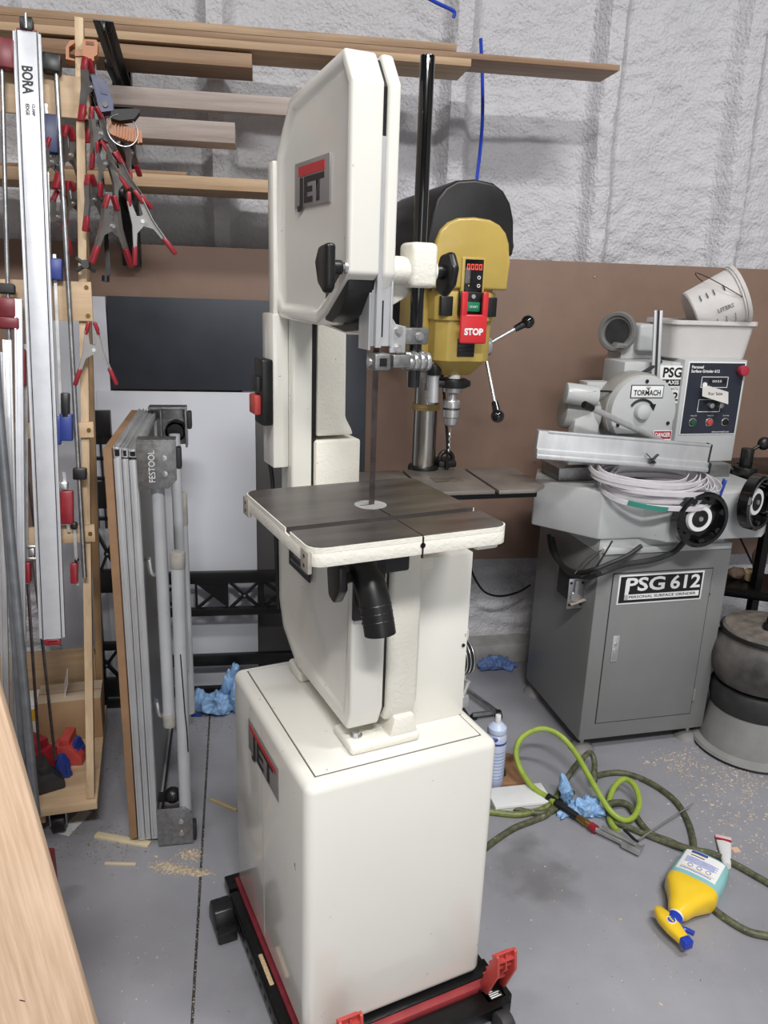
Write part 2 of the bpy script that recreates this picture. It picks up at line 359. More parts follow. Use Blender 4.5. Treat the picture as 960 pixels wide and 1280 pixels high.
# --- column
obj('blade_guard', B().box(-.042, .006, .325, .40, 1.08, 1.50, .006, 3), CREAM, saw)
obj('guard_gap', B().box(.006, .017, .332, .40, 1.08, 1.50), BLACKP, saw)
b = B().prism([(.017, 1.235), (.108, 1.235), (.102, 1.25), (.088, 1.275), (.086, 1.50), (.017, 1.50)], 'y', .327, .44, .006, 2)
obj('column', b, CAST, saw)
b = B().box(.012, .122, .318, .45, 1.0, 1.226, .006, 2); obj('column_base', b, CAST, saw)
sp = obj('switch_panel', B().box(-.078, -.042, .345, .42, 1.165, 1.50, .004), CREAM, saw)
sw = obj('switch', B().box(-.104, -.078, .34, .40, 1.262, 1.405, .005), BLACKP, saw, 'black start stop switch box')
obj('start_button', B().box(-.112, -.103, .352, .392, 1.335, 1.368, .003), DGREY, sw)
obj('stop_button', B().box(-.118, -.103, .350, .394, 1.285, 1.328, .004), RED, sw)
obj('switch_cable', B().tube([(-.07, .40, 1.17), (-.06, .41, 1.12), (-.05, .42, 1.0), (-.05, .40, .8)], .005, 8, smooth=6), BLACKP, saw)
# --- upper wheel housing
upprof = [(-.030, 1.583), (-.030, 1.878), (.006, 1.928), (.270, 1.900), (.356, 1.812), (.372, 1.60), (.372, 1.53), (.33, 1.492), (.12, 1.490), (.075, 1.512)]
upin = [(-.022, 1.60), (-.022, 1.873), (.01, 1.918), (.266, 1.89), (.345, 1.806), (.36, 1.53), (.33, 1.50), (.12, 1.478), (.07, 1.484), (.03, 1.51), (-.005, 1.55)]
upback = [(-.030, 1.583), (-.030, 1.878), (.006, 1.928), (.270, 1.900), (.356, 1.812), (.372, 1.60), (.372, 1.53), (.33, 1.487), (.13, 1.472), (.07, 1.476), (.03, 1.50), (-.002, 1.545)]
ud = obj('upper_door', B().prism(upprof, 'x', -.066, -.008, .010, 3, recess=(.020, .008, .010)), CREAM, saw)
obj('dark_interior_fill', B().prism([(-.018, 1.60), (-.014, 1.555), (.02, 1.515), (.06, 1.498), (.09, 1.50), (.09, 1.60)], 'x', -.060, -.009, .003), BLACKP, saw)  # black block put in for the dark inside of the wheel housing
obj('upper_gap_seal', B().prism(upin, 'x', -.008, .0), BLACKP, saw)
obj('upper_wheel_frame', B().prism(upback, 'x', .0, .0225, .006, 3), CREAM, saw)
obj('hinge_strip', B().box(-.074, -.05, .35, .385, 1.488, 1.80, .004), CREAM, saw)
obj('blade_track', B().box(-.009, .0012, -.024, -.018, 1.46, 1.80), ALU, saw)
bd = obj('badge', B().box(-.0615, -.0575, .072, .252, 1.702, 1.782, .001), MATS['badge_grey'], saw, 'grey badge with red stripe and block lettering')
obj('stripe', B().box(-.0624, -.0614, .095, .228, 1.757, 1.774), REDINK, bd)
text('JET', .06, INK, bd, (-.0616, .162, 1.729), (0, -1, 0), (0, 0, 1), .0004, .0025, fit=.14)
# door knob
kn = obj('door_knob', B().prism([(-.045, 1.63), (-.005, 1.625), (.012, 1.60), (-.002, 1.565), (-.03, 1.548), (-.045, 1.56)], 'x', -.112, -.094, .006, 3).cyl((-.096, -.018, 1.592), (-.074, -.018, 1.592), .012, n=16, bev=.002), BLACKP, saw, 'black tri-lobed knob')
obj('stud', B().cyl((-.075, -.018, 1.592), (-.05, -.018, 1.592), .005, n=10).cyl((-.07, -.018, 1.592), (-.064, -.018, 1.592), .010, n=16), SILVER, kn)
# --- guide post assembly
obj('guide_post', B().cyl((.085, .005, 1.385), (.085, .005, 1.936), .0125, n=20, bev=.002).box(.083, .0865, -.0085, -.006, 1.40, 1.93), BLACKG, saw)
b = B().box(.058, .110, -.024, .034, 1.563, 1.640, .010, 3); b.cyl((.018, .005, 1.592), (.06, .005, 1.592), .024, n=16, bev=.004); b.cyl((.100, .005, 1.592), (.116, .005, 1.592), .023, n=18, bev=.006)
obj('post_bracket', b, CAST, saw)
b = B().prism([(.02, 1.575), (.10, 1.575), (.07, 1.545), (.024, 1.52)], 'y', .02, .06, .004); obj('post_web', b, CAST, saw)
kn = obj('lock_knob', B().cyl((.119, .005, 1.592), (.138, .005, 1.592), .013, n=16, bev=.002).prism([(-.03, 1.60), (-.012, 1.628), (.022, 1.622), (.036, 1.585), (.03, 1.556), (.005, 1.548), (-.022, 1.568)], 'x', .135, .152, .007, 3), BLACKP, saw, 'black wing knob')
obj('stud', B().cyl((.11, .005, 1.592), (.122, .005, 1.592), .006, n=10), SILVER, kn)
# blade guard in bright metal
gd = obj('upper_blade_cover', B().box(-.018, -.014, -.012, .03, 1.455, 1.585).prism([(-.014, 1.462), (.024, 1.462), (.024, 1.585), (-.014, 1.585)], 'y', -.014, -.011), ALU, saw)
obj('cover_slot', B().box(.004, .0085, -.0152, -.0135, 1.478, 1.54), BLACKP, gd)
obj('cover_fold', B().box(.0215, .0255, -.018, .02, 1.462, 1.585, .001), ALU, gd)
gp = obj('gusset_plate', B().prism([(.024, 1.532), (.026, 1.512), (.035, 1.50), (.055, 1.496), (.055, 1.45), (.024, 1.45)], 'y', -.014, -.009, .001), ALU, saw)
for u, z in ((.04, 1.489), (.04, 1.457), (.082, 1.479)):
    obj('bolt', B().cyl((u, -.016, z), (u, -.021, z), .0065, n=6).cyl((u, -.0135, z), (u, -.016, z), .008, n=16), SILVER, gp)
obj('post_clamp', B().box(.05, .104, -.013, .022, 1.464, 1.494, .004), ZINC, saw)
gb = obj('guide_block', B().box(-.012, .020, -.030, .01, 1.420, 1.450, .004).box(.026, .062, -.026, .006, 1.424, 1.447, .003).cyl((.055, -.01, 1.430), (.108, -.01, 1.430), .013, n=16, bev=.002).cyl((.06, .0, 1.443), (.10, .0, 1.443), .010, n=16), ZINC, saw)
obj('socket', B().box(-.003, .011, -.0308, -.029, 1.428, 1.442), BLACKP, gb)
for k in range(3): obj('bearing', B().cyl((.07+k*.013, -.012, 1.434), (.078+k*.013, -.012, 1.434), .0165, n=18, bev=.001), SILVER, gb)
obj('pivot_screw', B().cyl((-.016, -.01, 1.434), (-.011, -.01, 1.434), .008, n=12), SILVER, gb)
# blade: teeth to the front (left)
n_t = 60; zb0, zb1 = 1.10, 1.47; tz = (zb1-zb0)/n_t
pts = [(.016, zb0), (.016, zb1)]
for k in range(n_t): pts += [(.0035, zb1-k*tz), (.0055, zb1-(k+.9)*tz)]
obj('saw_blade', B().prism(pts, 'y', .0135, .0145), BLADE, saw)
# --- table
TZ, TT = 1.1616, .040
def tabprof(hs, z1, vlo, vhi):
    hs = hs or .1905; r = .026; c = []
    for (cu, cv, a0) in ((hs-r, hs-r, 0), (-hs+r, hs-r, 90), (-hs+r, -hs+r, 180), (hs-r, -hs+r, 270)):
        for k in range(5):
            a = math.radians(a0+k*22.5); c.append((cu+r*math.cos(a), cv+r*math.sin(a)))
    out = []
    for i in range(len(c)):   # clip to vlo..vhi
        p, q = c[i], c[(i+1) % len(c)]
        if vlo <= p[1] <= vhi: out.append(p)
        for lim in (vlo, vhi):
            if (p[1]-lim)*(q[1]-lim) < 0: t_ = (lim-p[1])/(q[1]-p[1]); out.append((p[0]+t_*(q[0]-p[0]), lim))
    return out
TOPM = mat('table_top_iron', (112, 108, 106), .33, .7, var=.16, scale=5, stretch=(1, 5, 1), rgb2=(84, 79, 76))
def cutpoly(pts, umax=None, umin=None):
    out = []
    for i in range(len(pts)):
        p, q = pts[i], pts[(i+1) % len(pts)]
        ins = lambda s: (umax is None or s[0] <= umax) and (umin is None or s[0] >= umin)
        if ins(p): out.append(p)
        lim = umax if umax is not None else umin
        if (p[0]-lim)*(q[0]-lim) < 0: t_ = (lim-p[0])/(q[0]-p[0]); out.append((lim, p[1]+t_*(q[1]-p[1])))
    return out
near = tabprof(0, 0, -.2, -.090); lands = [tabprof(0, 0, -.066, .2), cutpoly(near, umax=.0105), cutpoly(near, umin=.0135)]
shr = lambda P: [(sum(q[0] for q in P)/len(P)+(p[0]-sum(q[0] for q in P)/len(P))*.988, sum(q[1] for q in P)/len(P)+(p[1]-sum(q[1] for q in P)/len(P))*(.988 if len(P) > 12 else .97)) for p in P]
b = B().prism(tabprof(0, 0, -.2, .2), 'z', TZ-TT+.006, TZ-.0095, .0015)
for P in lands: b.prism(P, 'z', TZ-.0096, TZ-.0012)
tb = obj('table', b, CAST, saw, 'cream cast table rim')
n2 = tabprof(.1885, 0, -.2, -.0897); tops = [tabprof(.1885, 0, -.0663, .2), cutpoly(n2, umax=.0108), cutpoly(n2, umin=.0132)]
for P in tops: obj('table_top', B().prism(P, 'z', TZ-.0094, TZ), TOPM, tb, 'dark ground iron table surface')
obj('mitre_slot', B().box(-.188, .188, -.0895, -.0665, TZ-.0096, TZ-.0085), TOPM, tb)
obj('slit', B().box(.0105, .0135, -.0660, -.012, TZ-.004, TZ+.0004), BLACKP, tb)
obj('edge_slit', B().box(.0105, .0135, -.1915, -.188, TZ-TT, TZ-.002).cyl((.012, -.1915, TZ-.017), (.012, -.189, TZ-.017), .005, n=12), BLACKP, tb)
obj('throat_plate', B().cyl((.008, .014, TZ-.002), (.008, .014, TZ+.0006), .031, n=32), mat('throat_grey', (176, 176, 174), .4, .3, var=.08, scale=40), tb)
obj('throat_slot', B().box(-.014, .01, .0125, .0155, TZ, TZ+.0009), BLACKP, tb)
for v0 in (-.186, .150):
    pd = obj('rail_pad', B().box(-.1935, -.186, v0, v0+.036, TZ-.045, TZ-.008, .002), mat('machined_pad', (176, 170, 160), .4, .3, var=.1, scale=40), tb)
    for z in (TZ-.018, TZ-.034): obj('tapped_hole', B().cyl((-.1941, v0+.018, z), (-.193, v0+.018, z), .0035, n=10), BLACKP, pd)
obj('corner_lug', B().box(.13, .178, -.176, -.14, TZ-.047, TZ-TT+.008, .006), CAST, tb)
obj('table_rib', B().box(-.12, .13, -.08, .15, TZ-.07, TZ-.03, .01), CAST, tb)
# --- trunnion, knob and dust port under the table
obj('trunnion', B().box(-.045, .055, -.07, .10, 1.05, 1.12, .006), BLACKP, saw)
kn = obj('tilt_knob', B().prism([(-.115, 1.095), (-.075, 1.095), (-.06, 1.075), (-.07, 1.025), (-.095, 1.018), (-.12, 1.05)], 'x', -.112, -.092, .006, 3).cyl((-.094, -.09, 1.060), (-.055, -.085, 1.065), .010, n=12), BLACKP, saw, 'black tilt lock knob')
obj('port_flange', B().box(-.060, .004, -.072, -.060, .965, 1.085, .003), BLACKP, saw)
pp = obj('dust_port', B().tube([(-.050, -.062, 1.080), (-.049, -.10, 1.065), (-.045, -.125, 1.03), (-.042, -.142, .985), (-.041, -.146, .970)], .0285, 20, smooth=4), BLACKP, saw, 'black ribbed dust port')
p0, p1 = Vector((-.045, -.125, 1.03)), Vector((-.041, -.146, .970)); dd = (p1-p0).normalized()
for k in range(3): obj('ridge', B().torus(p0+dd*(.012+k*.014), dd, .0285, .0016, 24, 6), BLACKP, pp)
obj('bore', B().cyl(p1+dd*.0002, p1+dd*.0012, .024, n=20), mat('bore_black', (6, 6, 6), .8, var=0), pp)
# --- mobile base under the cabinet
mb = E('mobile_base', 'black and red wheeled steel base under the band saw cabinet', 'machine base', 'b')
for u0, u1 in ((CU0-.034, CU0-.006), (CU1+.004, CU1+.03)):
    r_ = obj('side_rail', B().box(u0, u1, CV0-.05, CV1-.04, .012, .052, .002).box(u0+.004 if u0 < 0 else u0, u1 if u0 < 0 else u1-.004, CV0-.05, CV1-.04, .052, .058), BLACKM, mb)
    for k in range(12): 
        e = u0 if u0 < 0 else u1
        obj('hole', B().box(e-.0008, e+.0008, CV0-.02+k*.035, CV0-.008+k*.035, .028, .038), mat('hole_black', (5, 5, 5), .9, var=0), r_)
obj('dark_liner', B().box(CU0-.008, CU0+.004, CV0-.03, CV1, .05, .066, .001), MAROON, mb)
obj('red_liner', B().box(CU0, CU1, CV0-.030, CV0-.010, .036, .058, .001), mat('worn_red', (150, 58, 62), .4, var=.1, scale=20), mb)
obj('front_rail', B().box(CU0-.03, CU1+.03, CV0-.012, CV0+.03, .030, .061, .001), BLACKM, mb)
obj('rear_rail', B().box(CU0-.03, CU1+.03, CV1-.03, CV1+.02, .030, .061, .001), BLACKM, mb)
obj('base_plate', B().box(CU0-.005, CU1+.01, CV0, CV1, .035, .0605), BLACKM, mb)
obj('swivel_carrier', B().box(CU0+.05, CU1+.03, CV0-.085, CV0-.034, .02, .05, .003).box(CU0+.09, CU0+.14, CV0-.095, CV0-.05, .03, .062, .004), BLACKM, mb)
obj('sawdust_strip', B().box(CU0-.022, CU0-.012, .04, .13, .0575, .0605, .001), mat('sawdust', (205, 178, 140), .9, var=.2, scale=200, bump=.5, bscale=300), mb)
def wheel(u, v, lab=None):
    h_ = obj('wheel_housing', B().prism([(v-.035, .014), (v+.036, .014), (v+.036, .05), (v+.024, .075), (v, .082), (v-.024, .075), (v-.035, .05)], 'x', u-.036, u+.012, .004).box(u-.036, u+.012, v-.06, v-.03, .012, .04, .003), BLACKP, mb)
    obj('wheel', B().cyl((u-.028, v, .034), (u+.004, v, .034), .034, n=20, bev=.003), DGREY, h_)
wheel(CU0-.052, .30); wheel(CU1+.055, .30)
wf = obj('front_wheel', B().cyl((CU1-.02, CV0-.11, .028), (CU1+.01, CV0-.11, .028), .028, n=20, bev=.003), DGREY, mb)
def pedal(u, v):
    zs = lambda P: [(a, .04+(c-.04)*1.3) for a, c in P]
    pd = obj('foot_pedal', B().prism(zs([(v-.012, .052), (v-.045, .115), (v-.04, .150), (v-.03, .152), (v-.012, .12), (v+.015, .06), (v+.01, .045)]), 'x', u-.026, u-.019, .002)
             .prism(zs([(v-.012, .052), (v-.045, .115), (v-.04, .150), (v-.03, .152), (v-.012, .12), (v+.015, .06), (v+.01, .045)]), 'x', u+.019, u+.026, .002)
             .prism(zs([(v-.03, .152), (v-.012, .12), (v+.015, .06), (v+.009, .058), (v-.018, .118), (v-.036, .152)]), 'x', u-.024, u+.024, .001), RED, mb, 'red ribbed foot pedal')
    for k in range(4): obj('rib', B().box(u-.022, u+.022, v-.040+k*.009, v-.014+k*.009, .164-k*.025, .168-k*.025), RED, pd)
    obj('rib', B().prism(zs([(v-.04, .12), (v-.036, .148), (v-.012, .12), (v+.0, .06)]), 'x', u-.002, u+.002), RED, pd)
    hb_ = obj('pedal_bracket', B().box(u-.033, u+.033, v-.03, v+.03, .016, .05, .004), BLACKM, mb)
    st = obj('sticker', B().box(u-.02, u+.012, v-.024, v+.0, .0498, .051), mat('sticker_dark', (40, 48, 40), .4, var=.1), hb_)
    for k in range(4): obj('print_line', B().box(u-.018, u+.008-(k % 2)*.004, v-.022+k*.005, v-.0195+k*.005, .0509, .0514), PAPER, st)
pedal(CU1+.010, CV0-.040); pedal(CU0+.066, CV0-.045)
# ================================================================ sheets against the wall
STEEL = mat('dark_mill_steel', (58, 62, 70), .5, .2, var=.14, scale=3, dark=((92, 70, 50), 9, .72))
SHEETW = mat('white_sheet', (206, 208, 216), .5, var=.02, scale=3)
SHEETG = mat('grey_sheet', (92, 90, 90), .6, var=.05, scale=6)
SHEETS = mat('slate_sheet', (58, 62, 70), .45, .2, var=.1, scale=5)
def sheet(name, m, x0, x1, z0, z1, v0, v1, th, lab, cat='sheet'):
    """sheet leaning back: foot at v0, top at v1"""
    o = obj(name, B().prism([(v0, z0), (v0+th, z0), (v1+th, z1), (v1, z1)], 'x', x0, x1, .0006), m, None, lab, cat, fr='w'); return o
sheet('steel_sheet', STEEL, at(133, 371, 'w', 'v', -.03)[0], at(457, 420, 'w', 'v', -.03)[0], 1.176, 1.498, -.040, -.034, .003, 'dark blue-grey steel sheet with rust marks on the wall behind the saw', 'steel sheet')
sheet('steel_offcut', SHEETS, -.30, at(457, 500, 'w', 'v', -.05)[0], .0, 1.47, -.12, -.045, .004, 'narrow slate grey sheet standing just right of the saw column', 'steel sheet')
sheet('plastic_sheet', SHEETW, at(122, 520, 'w', 'v', -.06)[0], at(320, 600, 'w', 'v', -.06)[0], .0, 1.17, -.10, -.05, .004, 'large white sheet leaning on the wall behind the folded work table', 'panel')
sheet('plastic_sheet', SHEETW, -1.25, at(135, 420, 'w', 'v', -.03)[0], .0, 1.495, -.075, -.04, .004, 'narrow tall white sheet showing beside the clamp rack post', 'panel')
sheet('grey_sheet', SHEETG, at(305, 600, 'w', 'v', -.03)[0], -.10, .0, 1.20, -.055, -.037, .004, 'dull grey sheet standing behind the saw column', 'panel')
# lumber rack brackets and boards on the wall
br_ = E('lumber_bracket', 'black steel lumber rack upright with arms beside the clamp rack', 'bracket', 'w')
ub = at(160, 200, 'w', 'v', 0)[0]
obj('upright', B().box(ub-.03, ub+.03, -.045, -.008, 1.60, 2.26, .002), BLACKM, br_)
def arm(parent, u, z, reach, tip=.02):
    a = obj('arm', B().bar((u, -.03, z-.03), (u, -reach, z+tip), .022, .034, (1, 0, 0), .002), BLACKM, parent)
    return a
azs = [at(315, 85, 'w', 'v', -.27)[2]-.004, at(294, 180, 'w', 'v', -.27)[2]-.004, at(340, 241, 'w', 'v', -.27)[2]-.004]
for z in azs: arm(br_, ub+.01, z-.018, .30, .0)
ta, tr_ = at(129, 32, 'w', 'v', -.62), at(158, 125, 'w', 'v', -.05); obj('arm', B().bar(tr_, ta, .024, .010, (1, 0, 0), .001).bar(tr_+Vector((-.011, 0, .012)), ta+Vector((-.011, 0, .012)), .003, .028, (1, 0, 0)).bar(tr_+Vector((.011, 0, .012)), ta+Vector((.011, 0, .012)), .003, .028, (1, 0, 0)), BLACKM, br_)
br2 = E('lumber_bracket', 'black steel lumber rack upright hidden behind the saw head', 'bracket', 'w')
obj('upright', B().box(-.23, -.17, -.045, -.008, 1.7, 2.26, .002), BLACKM, br2)
for z in (azs[0], at(340, 143, 'w', 'v', -.27)[2]-.004, azs[2]): arm(br2, -.20, z-.018, .30, .0)
def board(lab, u0, u1, v0, v1, z0, z1, m=PINE, tilt=0, name='board'):
    o = obj(name, B().box(u0, u1, v0, v1, z0, z1, .0015), m, None, lab, 'board', 'boards on the lumber rack', fr='w'); return o
PINE2 = wood('dark_pine', (158, 128, 100), (124, 96, 72), 0); PINE3 = wood('pale_pine', (192, 164, 132), (162, 132, 100), 0)
VB = -.27
_u = lambda px, py: at(px, py, 'w', 'v', VB)[0]; _z = lambda px, py: at(px, py, 'w', 'v', VB)[2]
zt3 = _z(775, 81); zb3 = _z(775, 88.5)
board('long top board of the lumber stack, ending above the drill press hose', -1.6, _u(571, 56), VB, -.06, zt3+.0005, zt3+.022)
board('longest board of the lumber stack, reaching furthest right', -1.6, _u(775, 85), VB, -.115, zb3, zt3, PINE2)
board('lowest long board of the top lumber stack, ending behind the black guide post', -1.6, _u(589, 75), VB-.004, -.09, zb3-.0225, zb3-.0005, PINE3)
board('short thick board under the top lumber stack', -1.15, _u(315, 75), VB, -.10, _z(315, 85), min(_z(315, 67), zb3-.024), PINE2)
board('grey weathered plank on edge running behind the saw head', -1.0, -.24, VB, VB+.04, _z(340, 143), _z(340, 120), PINED)
board('short weathered board end beside the orange clamp handle', _u(150, 165), _u(294, 167), VB-.01, VB+.12, _z(294, 180), _z(294, 154), PINED)
board('long pale board on the lowest lumber arm', -1.6, -.22, VB, -.03, _z(340, 241), _z(340, 225), PINE3)
board('thin strip lying on the lowest long board', -1.5, _u(233, 215), VB+.005, VB+.10, _z(340, 225)+.0005, _z(340, 225)+.0105, PINE2)
# ================================================================ black plastic lattice panels
def lattice(name, lab, fr, u0, u1, rails, cells, v, loc=None):
    p = E(name, lab, 'lattice', fr)
    for z0, z1 in rails: obj('rail', B().box(u0, u1, v-.012, v+.012, z0, z1, .002), BLACKP, p)
    for (c0, c1, z0, z1, kind) in cells:
        if kind == 'x':
            obj('cross_brace', B().bar((c0, v, z0), (c1, v, z1), .010, .016, (0, 1, 0)).bar((c0, v+.0005, z1), (c1, v+.0005, z0), .010, .016, (0, 1, 0)).cyl(((c0+c1)/2, v-.012, (z0+z1)/2), ((c0+c1)/2, v+.01, (z0+z1)/2), .012, n=12), BLACKP, p)
            obj('stud', B().cyl(((c0+c1)/2, v-.0135, (z0+z1)/2), ((c0+c1)/2, v-.011, (z0+z1)/2), .004, n=8), SILVER, p)
        elif kind == 'h': obj('gusset', B().prism([(c0, z1), (c1, z1), (c1, z0), ((c0+c1)/2, (z0+z1)/2)], 'y', v-.008, v+.008).bar((c0, v, z0), (c1, v, z1), .010, .014, (0, 1, 0)), BLACKP, p)
        else: obj('grid_bar', B().box(c0, c1, v-.008, v+.008, z0, z1), BLACKP, p)
    return p
VL = -.16
Z = lambda px, py: at(px, py, 'w', 'v', VL)[2]; Uw = lambda px, py=740: at(px, py, 'w', 'v', VL)[0]
za, zb, zc, zd, ze, zf = Z(290, 714), Z(290, 728), Z(290, 759), Z(290, 768), Z(290, 817), Z(290, 830)
x0, x1, x2, x3, x4, x5 = Uw(240), Uw(246), Uw(287), Uw(323), Uw(330), Uw(372)
lattice('plastic_lattice', 'black plastic lattice panel with cross cells behind the folded work table', 'w', Uw(150), Uw(400), [(zb, za), (zd, zc), (zf, ze), (.0, .035)],
        [(x1, x2-.005, zc, zb, 'h'), (x2+.004, x3, zc, zb, 'x'), (x4, x5, zc, zb, 'x'), (x1-.006, x1+.002, zc, zb, 'v'), (x3, x4, zc, zb, 'v'), (Uw(390), Uw(396), .0, za, 'v'), (Uw(160), Uw(168), 0, za, 'v'), (Uw(170), Uw(225), zc, zb, 'x')], VL)
q = lambda px, py: at(px, py, 'w', 'v', -.22)
cs = []
for py0, py1 in ((555, 545), (575, 571), (600, 596), (635, 630), (650, 646)): cs.append((q(118, py0)[0], q(146, py0)[0], q(130, py0)[2], q(130, py1)[2], 'v'))
for px in (118, 128, 141): cs.append((q(px, 600)[0], q(px+2.5, 600)[0], q(px, 660)[2], q(px, 540)[2], 'v'))
cs += [(q(119, 660)[0], q(146, 660)[0], q(130, 720)[2], q(130, 662)[2], 'x'), (q(119, 830)[0], q(149, 830)[0], q(130, 848)[2], q(130, 812)[2], 'x')]
lattice('plastic_lattice', 'tall black plastic lattice end piece between clamp rack and folded work table', 'w', q(117, 700)[0], q(150, 700)[0],
        [(q(130, 545)[2], q(130, 513)[2]), (q(130, 630)[2], q(130, 602)[2]), (q(130, 740)[2], q(130, 712)[2]), (q(130, 812)[2], q(130, 803)[2]), (q(130, 870)[2], q(130, 848)[2]), (0, .03)],
        cs+[(q(118, 700)[0], q(122, 700)[0], 0, q(130, 513)[2], 'v'), (q(146, 700)[0], q(150, 700)[0], 0, q(130, 720)[2], 'v')], -.22)
# ================================================================ clamp rack
LEAN, UT = .17, .045
rack = E('clamp_rack', 'leaning wooden clamp rack cart on casters at the left', 'clamp rack', 'r')
def rp(px, py, off=0.0):
    v = 0
    for _ in range(12): p = at(px, py, 'r', 'v', v+off); v = LEAN*(p[2]-.12)
    return p
def RP(px, py, off=0.0): return toW(rp(px, py, off), 'r')
rT, ru, rv = axes('r'); rn = (-(rv)+Vector((0, 0, LEAN))).normalized()
P0, P1 = Vector((-.004, .02, .13)), Vector((.086, .373, 2.195))
obj('post', B().bar(P0, P1, .021, .04, (0, 1, 0), .001), PINEZ, rack)
obj('post', B().bar(P0-Vector((.62, 0, 0)), P1-Vector((.62, 0, 0)), .021, .04, (0, 1, 0), .001), PINEZ, rack)
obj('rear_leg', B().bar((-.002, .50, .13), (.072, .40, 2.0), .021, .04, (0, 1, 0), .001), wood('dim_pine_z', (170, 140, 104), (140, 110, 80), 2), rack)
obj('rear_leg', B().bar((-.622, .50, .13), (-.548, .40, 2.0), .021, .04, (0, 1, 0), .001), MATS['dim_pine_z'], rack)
for k, (ya, yb, xx) in enumerate(((97, 149, 98), (352, 401, 104), (527, 546, 107), (655, 676, 108))):
    zt_, zb_ = rp(xx, ya)[2], rp(xx, yb)[2]; um = .005+UT*((zt_+zb_)/2-.12)
    vv = lambda z: LEAN*(z-.12)
    br = obj('crossboard', B().prism([(vv(zb_)-.012, zb_), (vv(zb_), zb_), (vv(zt_), zt_), (vv(zt_)-.012, zt_)], 'x', -.62, um+.012, .001), PLY, rack)
    for zz in ((zb_+.014, zt_-.014) if k < 2 else ((zb_+zt_)/2,)):
        sv = Vector((um, vv(zz)-.0125, zz)); obj('screw', B().cyl(sv, sv-Vector((0, .003, 0)), .0055, n=12), mat('brass_screw', (150, 120, 70), .35, .9, var=.1), br)
sh = obj('shelf', B().box(-.64, .014, -.012, .53, .105, .13, .001), PLY, rack)
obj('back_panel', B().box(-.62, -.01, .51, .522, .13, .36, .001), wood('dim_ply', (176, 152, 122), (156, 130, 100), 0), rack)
for u_, v_ in ((-.10, .06), (-.06, .46), (-.56, .06), (-.56, .46)):
    c_ = obj('caster', B().cyl((u_-.018, v_, .035), (u_+.018, v_, .035), .035, n=20, bev=.004), BLACKP, rack)
    obj('fork', B().box(u_-.024, u_+.024, v_-.03, v_+.03, .088, .105, .002).box(u_-.024, u_-.020, v_-.02, v_+.02, .03, .09).box(u_+.020, u_+.024, v_-.02, v_+.02, .03, .09), GALV, c_)
obj('caster_block', B().box(-.22, -.13, .02, .10, .06, .105, .002), PINE, rack)
# --- helpers for long clamps lying against the rack (world coordinates)
def wbar(b, p0, p1, wd, th): 
    p0, p1 = Vector(p0), Vector(p1); d = (p1-p0).normalized()
    return b.bar(p0, p1, wd, th, rn)
def blk(b, px, py, wpx, hpx, th, off, bev=.003, tilt=0):
    """block facing the rack front, sized in photo pixels"""
    c = RP(px, py, off); dpt = (c-Vector((0, 0, CH))).dot(cF); k = dpt/FPX
    d = (cU*math.cos(tilt)+cX*math.sin(tilt)); d = (d-rn*d.dot(rn)).normalized()
    return b.bar(c-d*(hpx*k/2), c+d*(hpx*k/2), wpx*k, th, rn, bev)
# white clamping straightedge
T0, T1 = RP(34, 40, -.05), RP(66, 798, -.05); d_ = (T1-T0).normalized(); sd = d_.cross(rn).normalized()
if sd.dot(cX) < 0: sd = -sd
ce = E('clamp_edge', 'wide white aluminium clamp straightedge with black lettering', 'clamp guide', loc=T1)
def loc_(p): return Vector(p)-T1
obj('extrusion', B().bar(loc_(T0), loc_(T1), .052, .016, rn, .001), ALUW, ce)
for s_ in (-1, 1): obj('edge_lip', B().bar(loc_(T0+sd*.029*s_+d_*.005), loc_(T1+sd*.029*s_-d_*.004), .006, .022, rn, .001), ALUW, ce)
obj('groove', B().bar(loc_(T0+sd*.023+rn*.0081), loc_(T1+sd*.023+rn*.0081), .0025, .0012, rn), DGREY, ce)
obj('groove', B().bar(loc_(T0-sd*.023+rn*.0081), loc_(T1-sd*.023+rn*.0081), .0025, .0012, rn), DGREY, ce)
obj('clamp_head', B().bar(loc_(T0-d_*.030), loc_(T0), .03, .03, rn, .003), BLACKP, ce, 'black clamp head')
obj('clamp_head_pad', B().bar(loc_(T0-d_*.004), loc_(T0+d_*.001), .045, .018, rn, .001), REDV, ce)
obj('screw_rod', B().cyl(loc_(T0-d_*.036+rn*.016), loc_(T0-d_*.002+rn*.016), .004, n=10), SILVER, ce)
obj('end_cap', B().bar(loc_(T1), loc_(T1+d_*.018), .042, .016, rn, .005), REDV, ce, 'red plastic end cap')
obj('cap_slot', B().bar(loc_(T1+d_*.006-sd*.012+rn*.008), loc_(T1+d_*.006+sd*.012+rn*.008), .003, .0015, rn), BLACKP, ce)
text('BORA', .034, INK, ce, loc_(T0+d_*.115+rn*.0082-sd*.004), d_, -sd if False else sd.cross(d_).cross(d_)*0+sd, .0004, .001, fit=.066)
text('CLAMP', .009, INK, ce, loc_(T0+d_*.185+rn*.0082+sd*.008), d_, sd, .0004, .0002)
text('EDGE', .011, INK, ce, loc_(T0+d_*.185+rn*.0082-sd*.006), d_, sd, .0004, .0003)
def pipe_clamp(lab, a, c, r, m, head=None, jaws=(), off=-.03, name='pipe_clamp'):
    A, C_ = RP(a[0], a[1], off), RP(c[0], c[1], off)
    o = E(name, lab, 'clamp', loc=C_, group='long clamps on the rack')
    obj('pipe', B().cyl(A-C_, (0, 0, 0), r, n=14), m, o)
    if head:
        b = B(); px, py, wp, hp, mm, nm = head
        b.M = Matrix.Translation(-C_); blk(b, px, py, wp, hp, .034, off, .005); obj(nm, b, mm, o)
    for px, py, wp, hp, mm, nm in jaws:
        b = B(); b.M = Matrix.Translation(-C_); blk(b, px, py, wp, hp, .03, off, .004); obj(nm, b, mm, o)
    return o
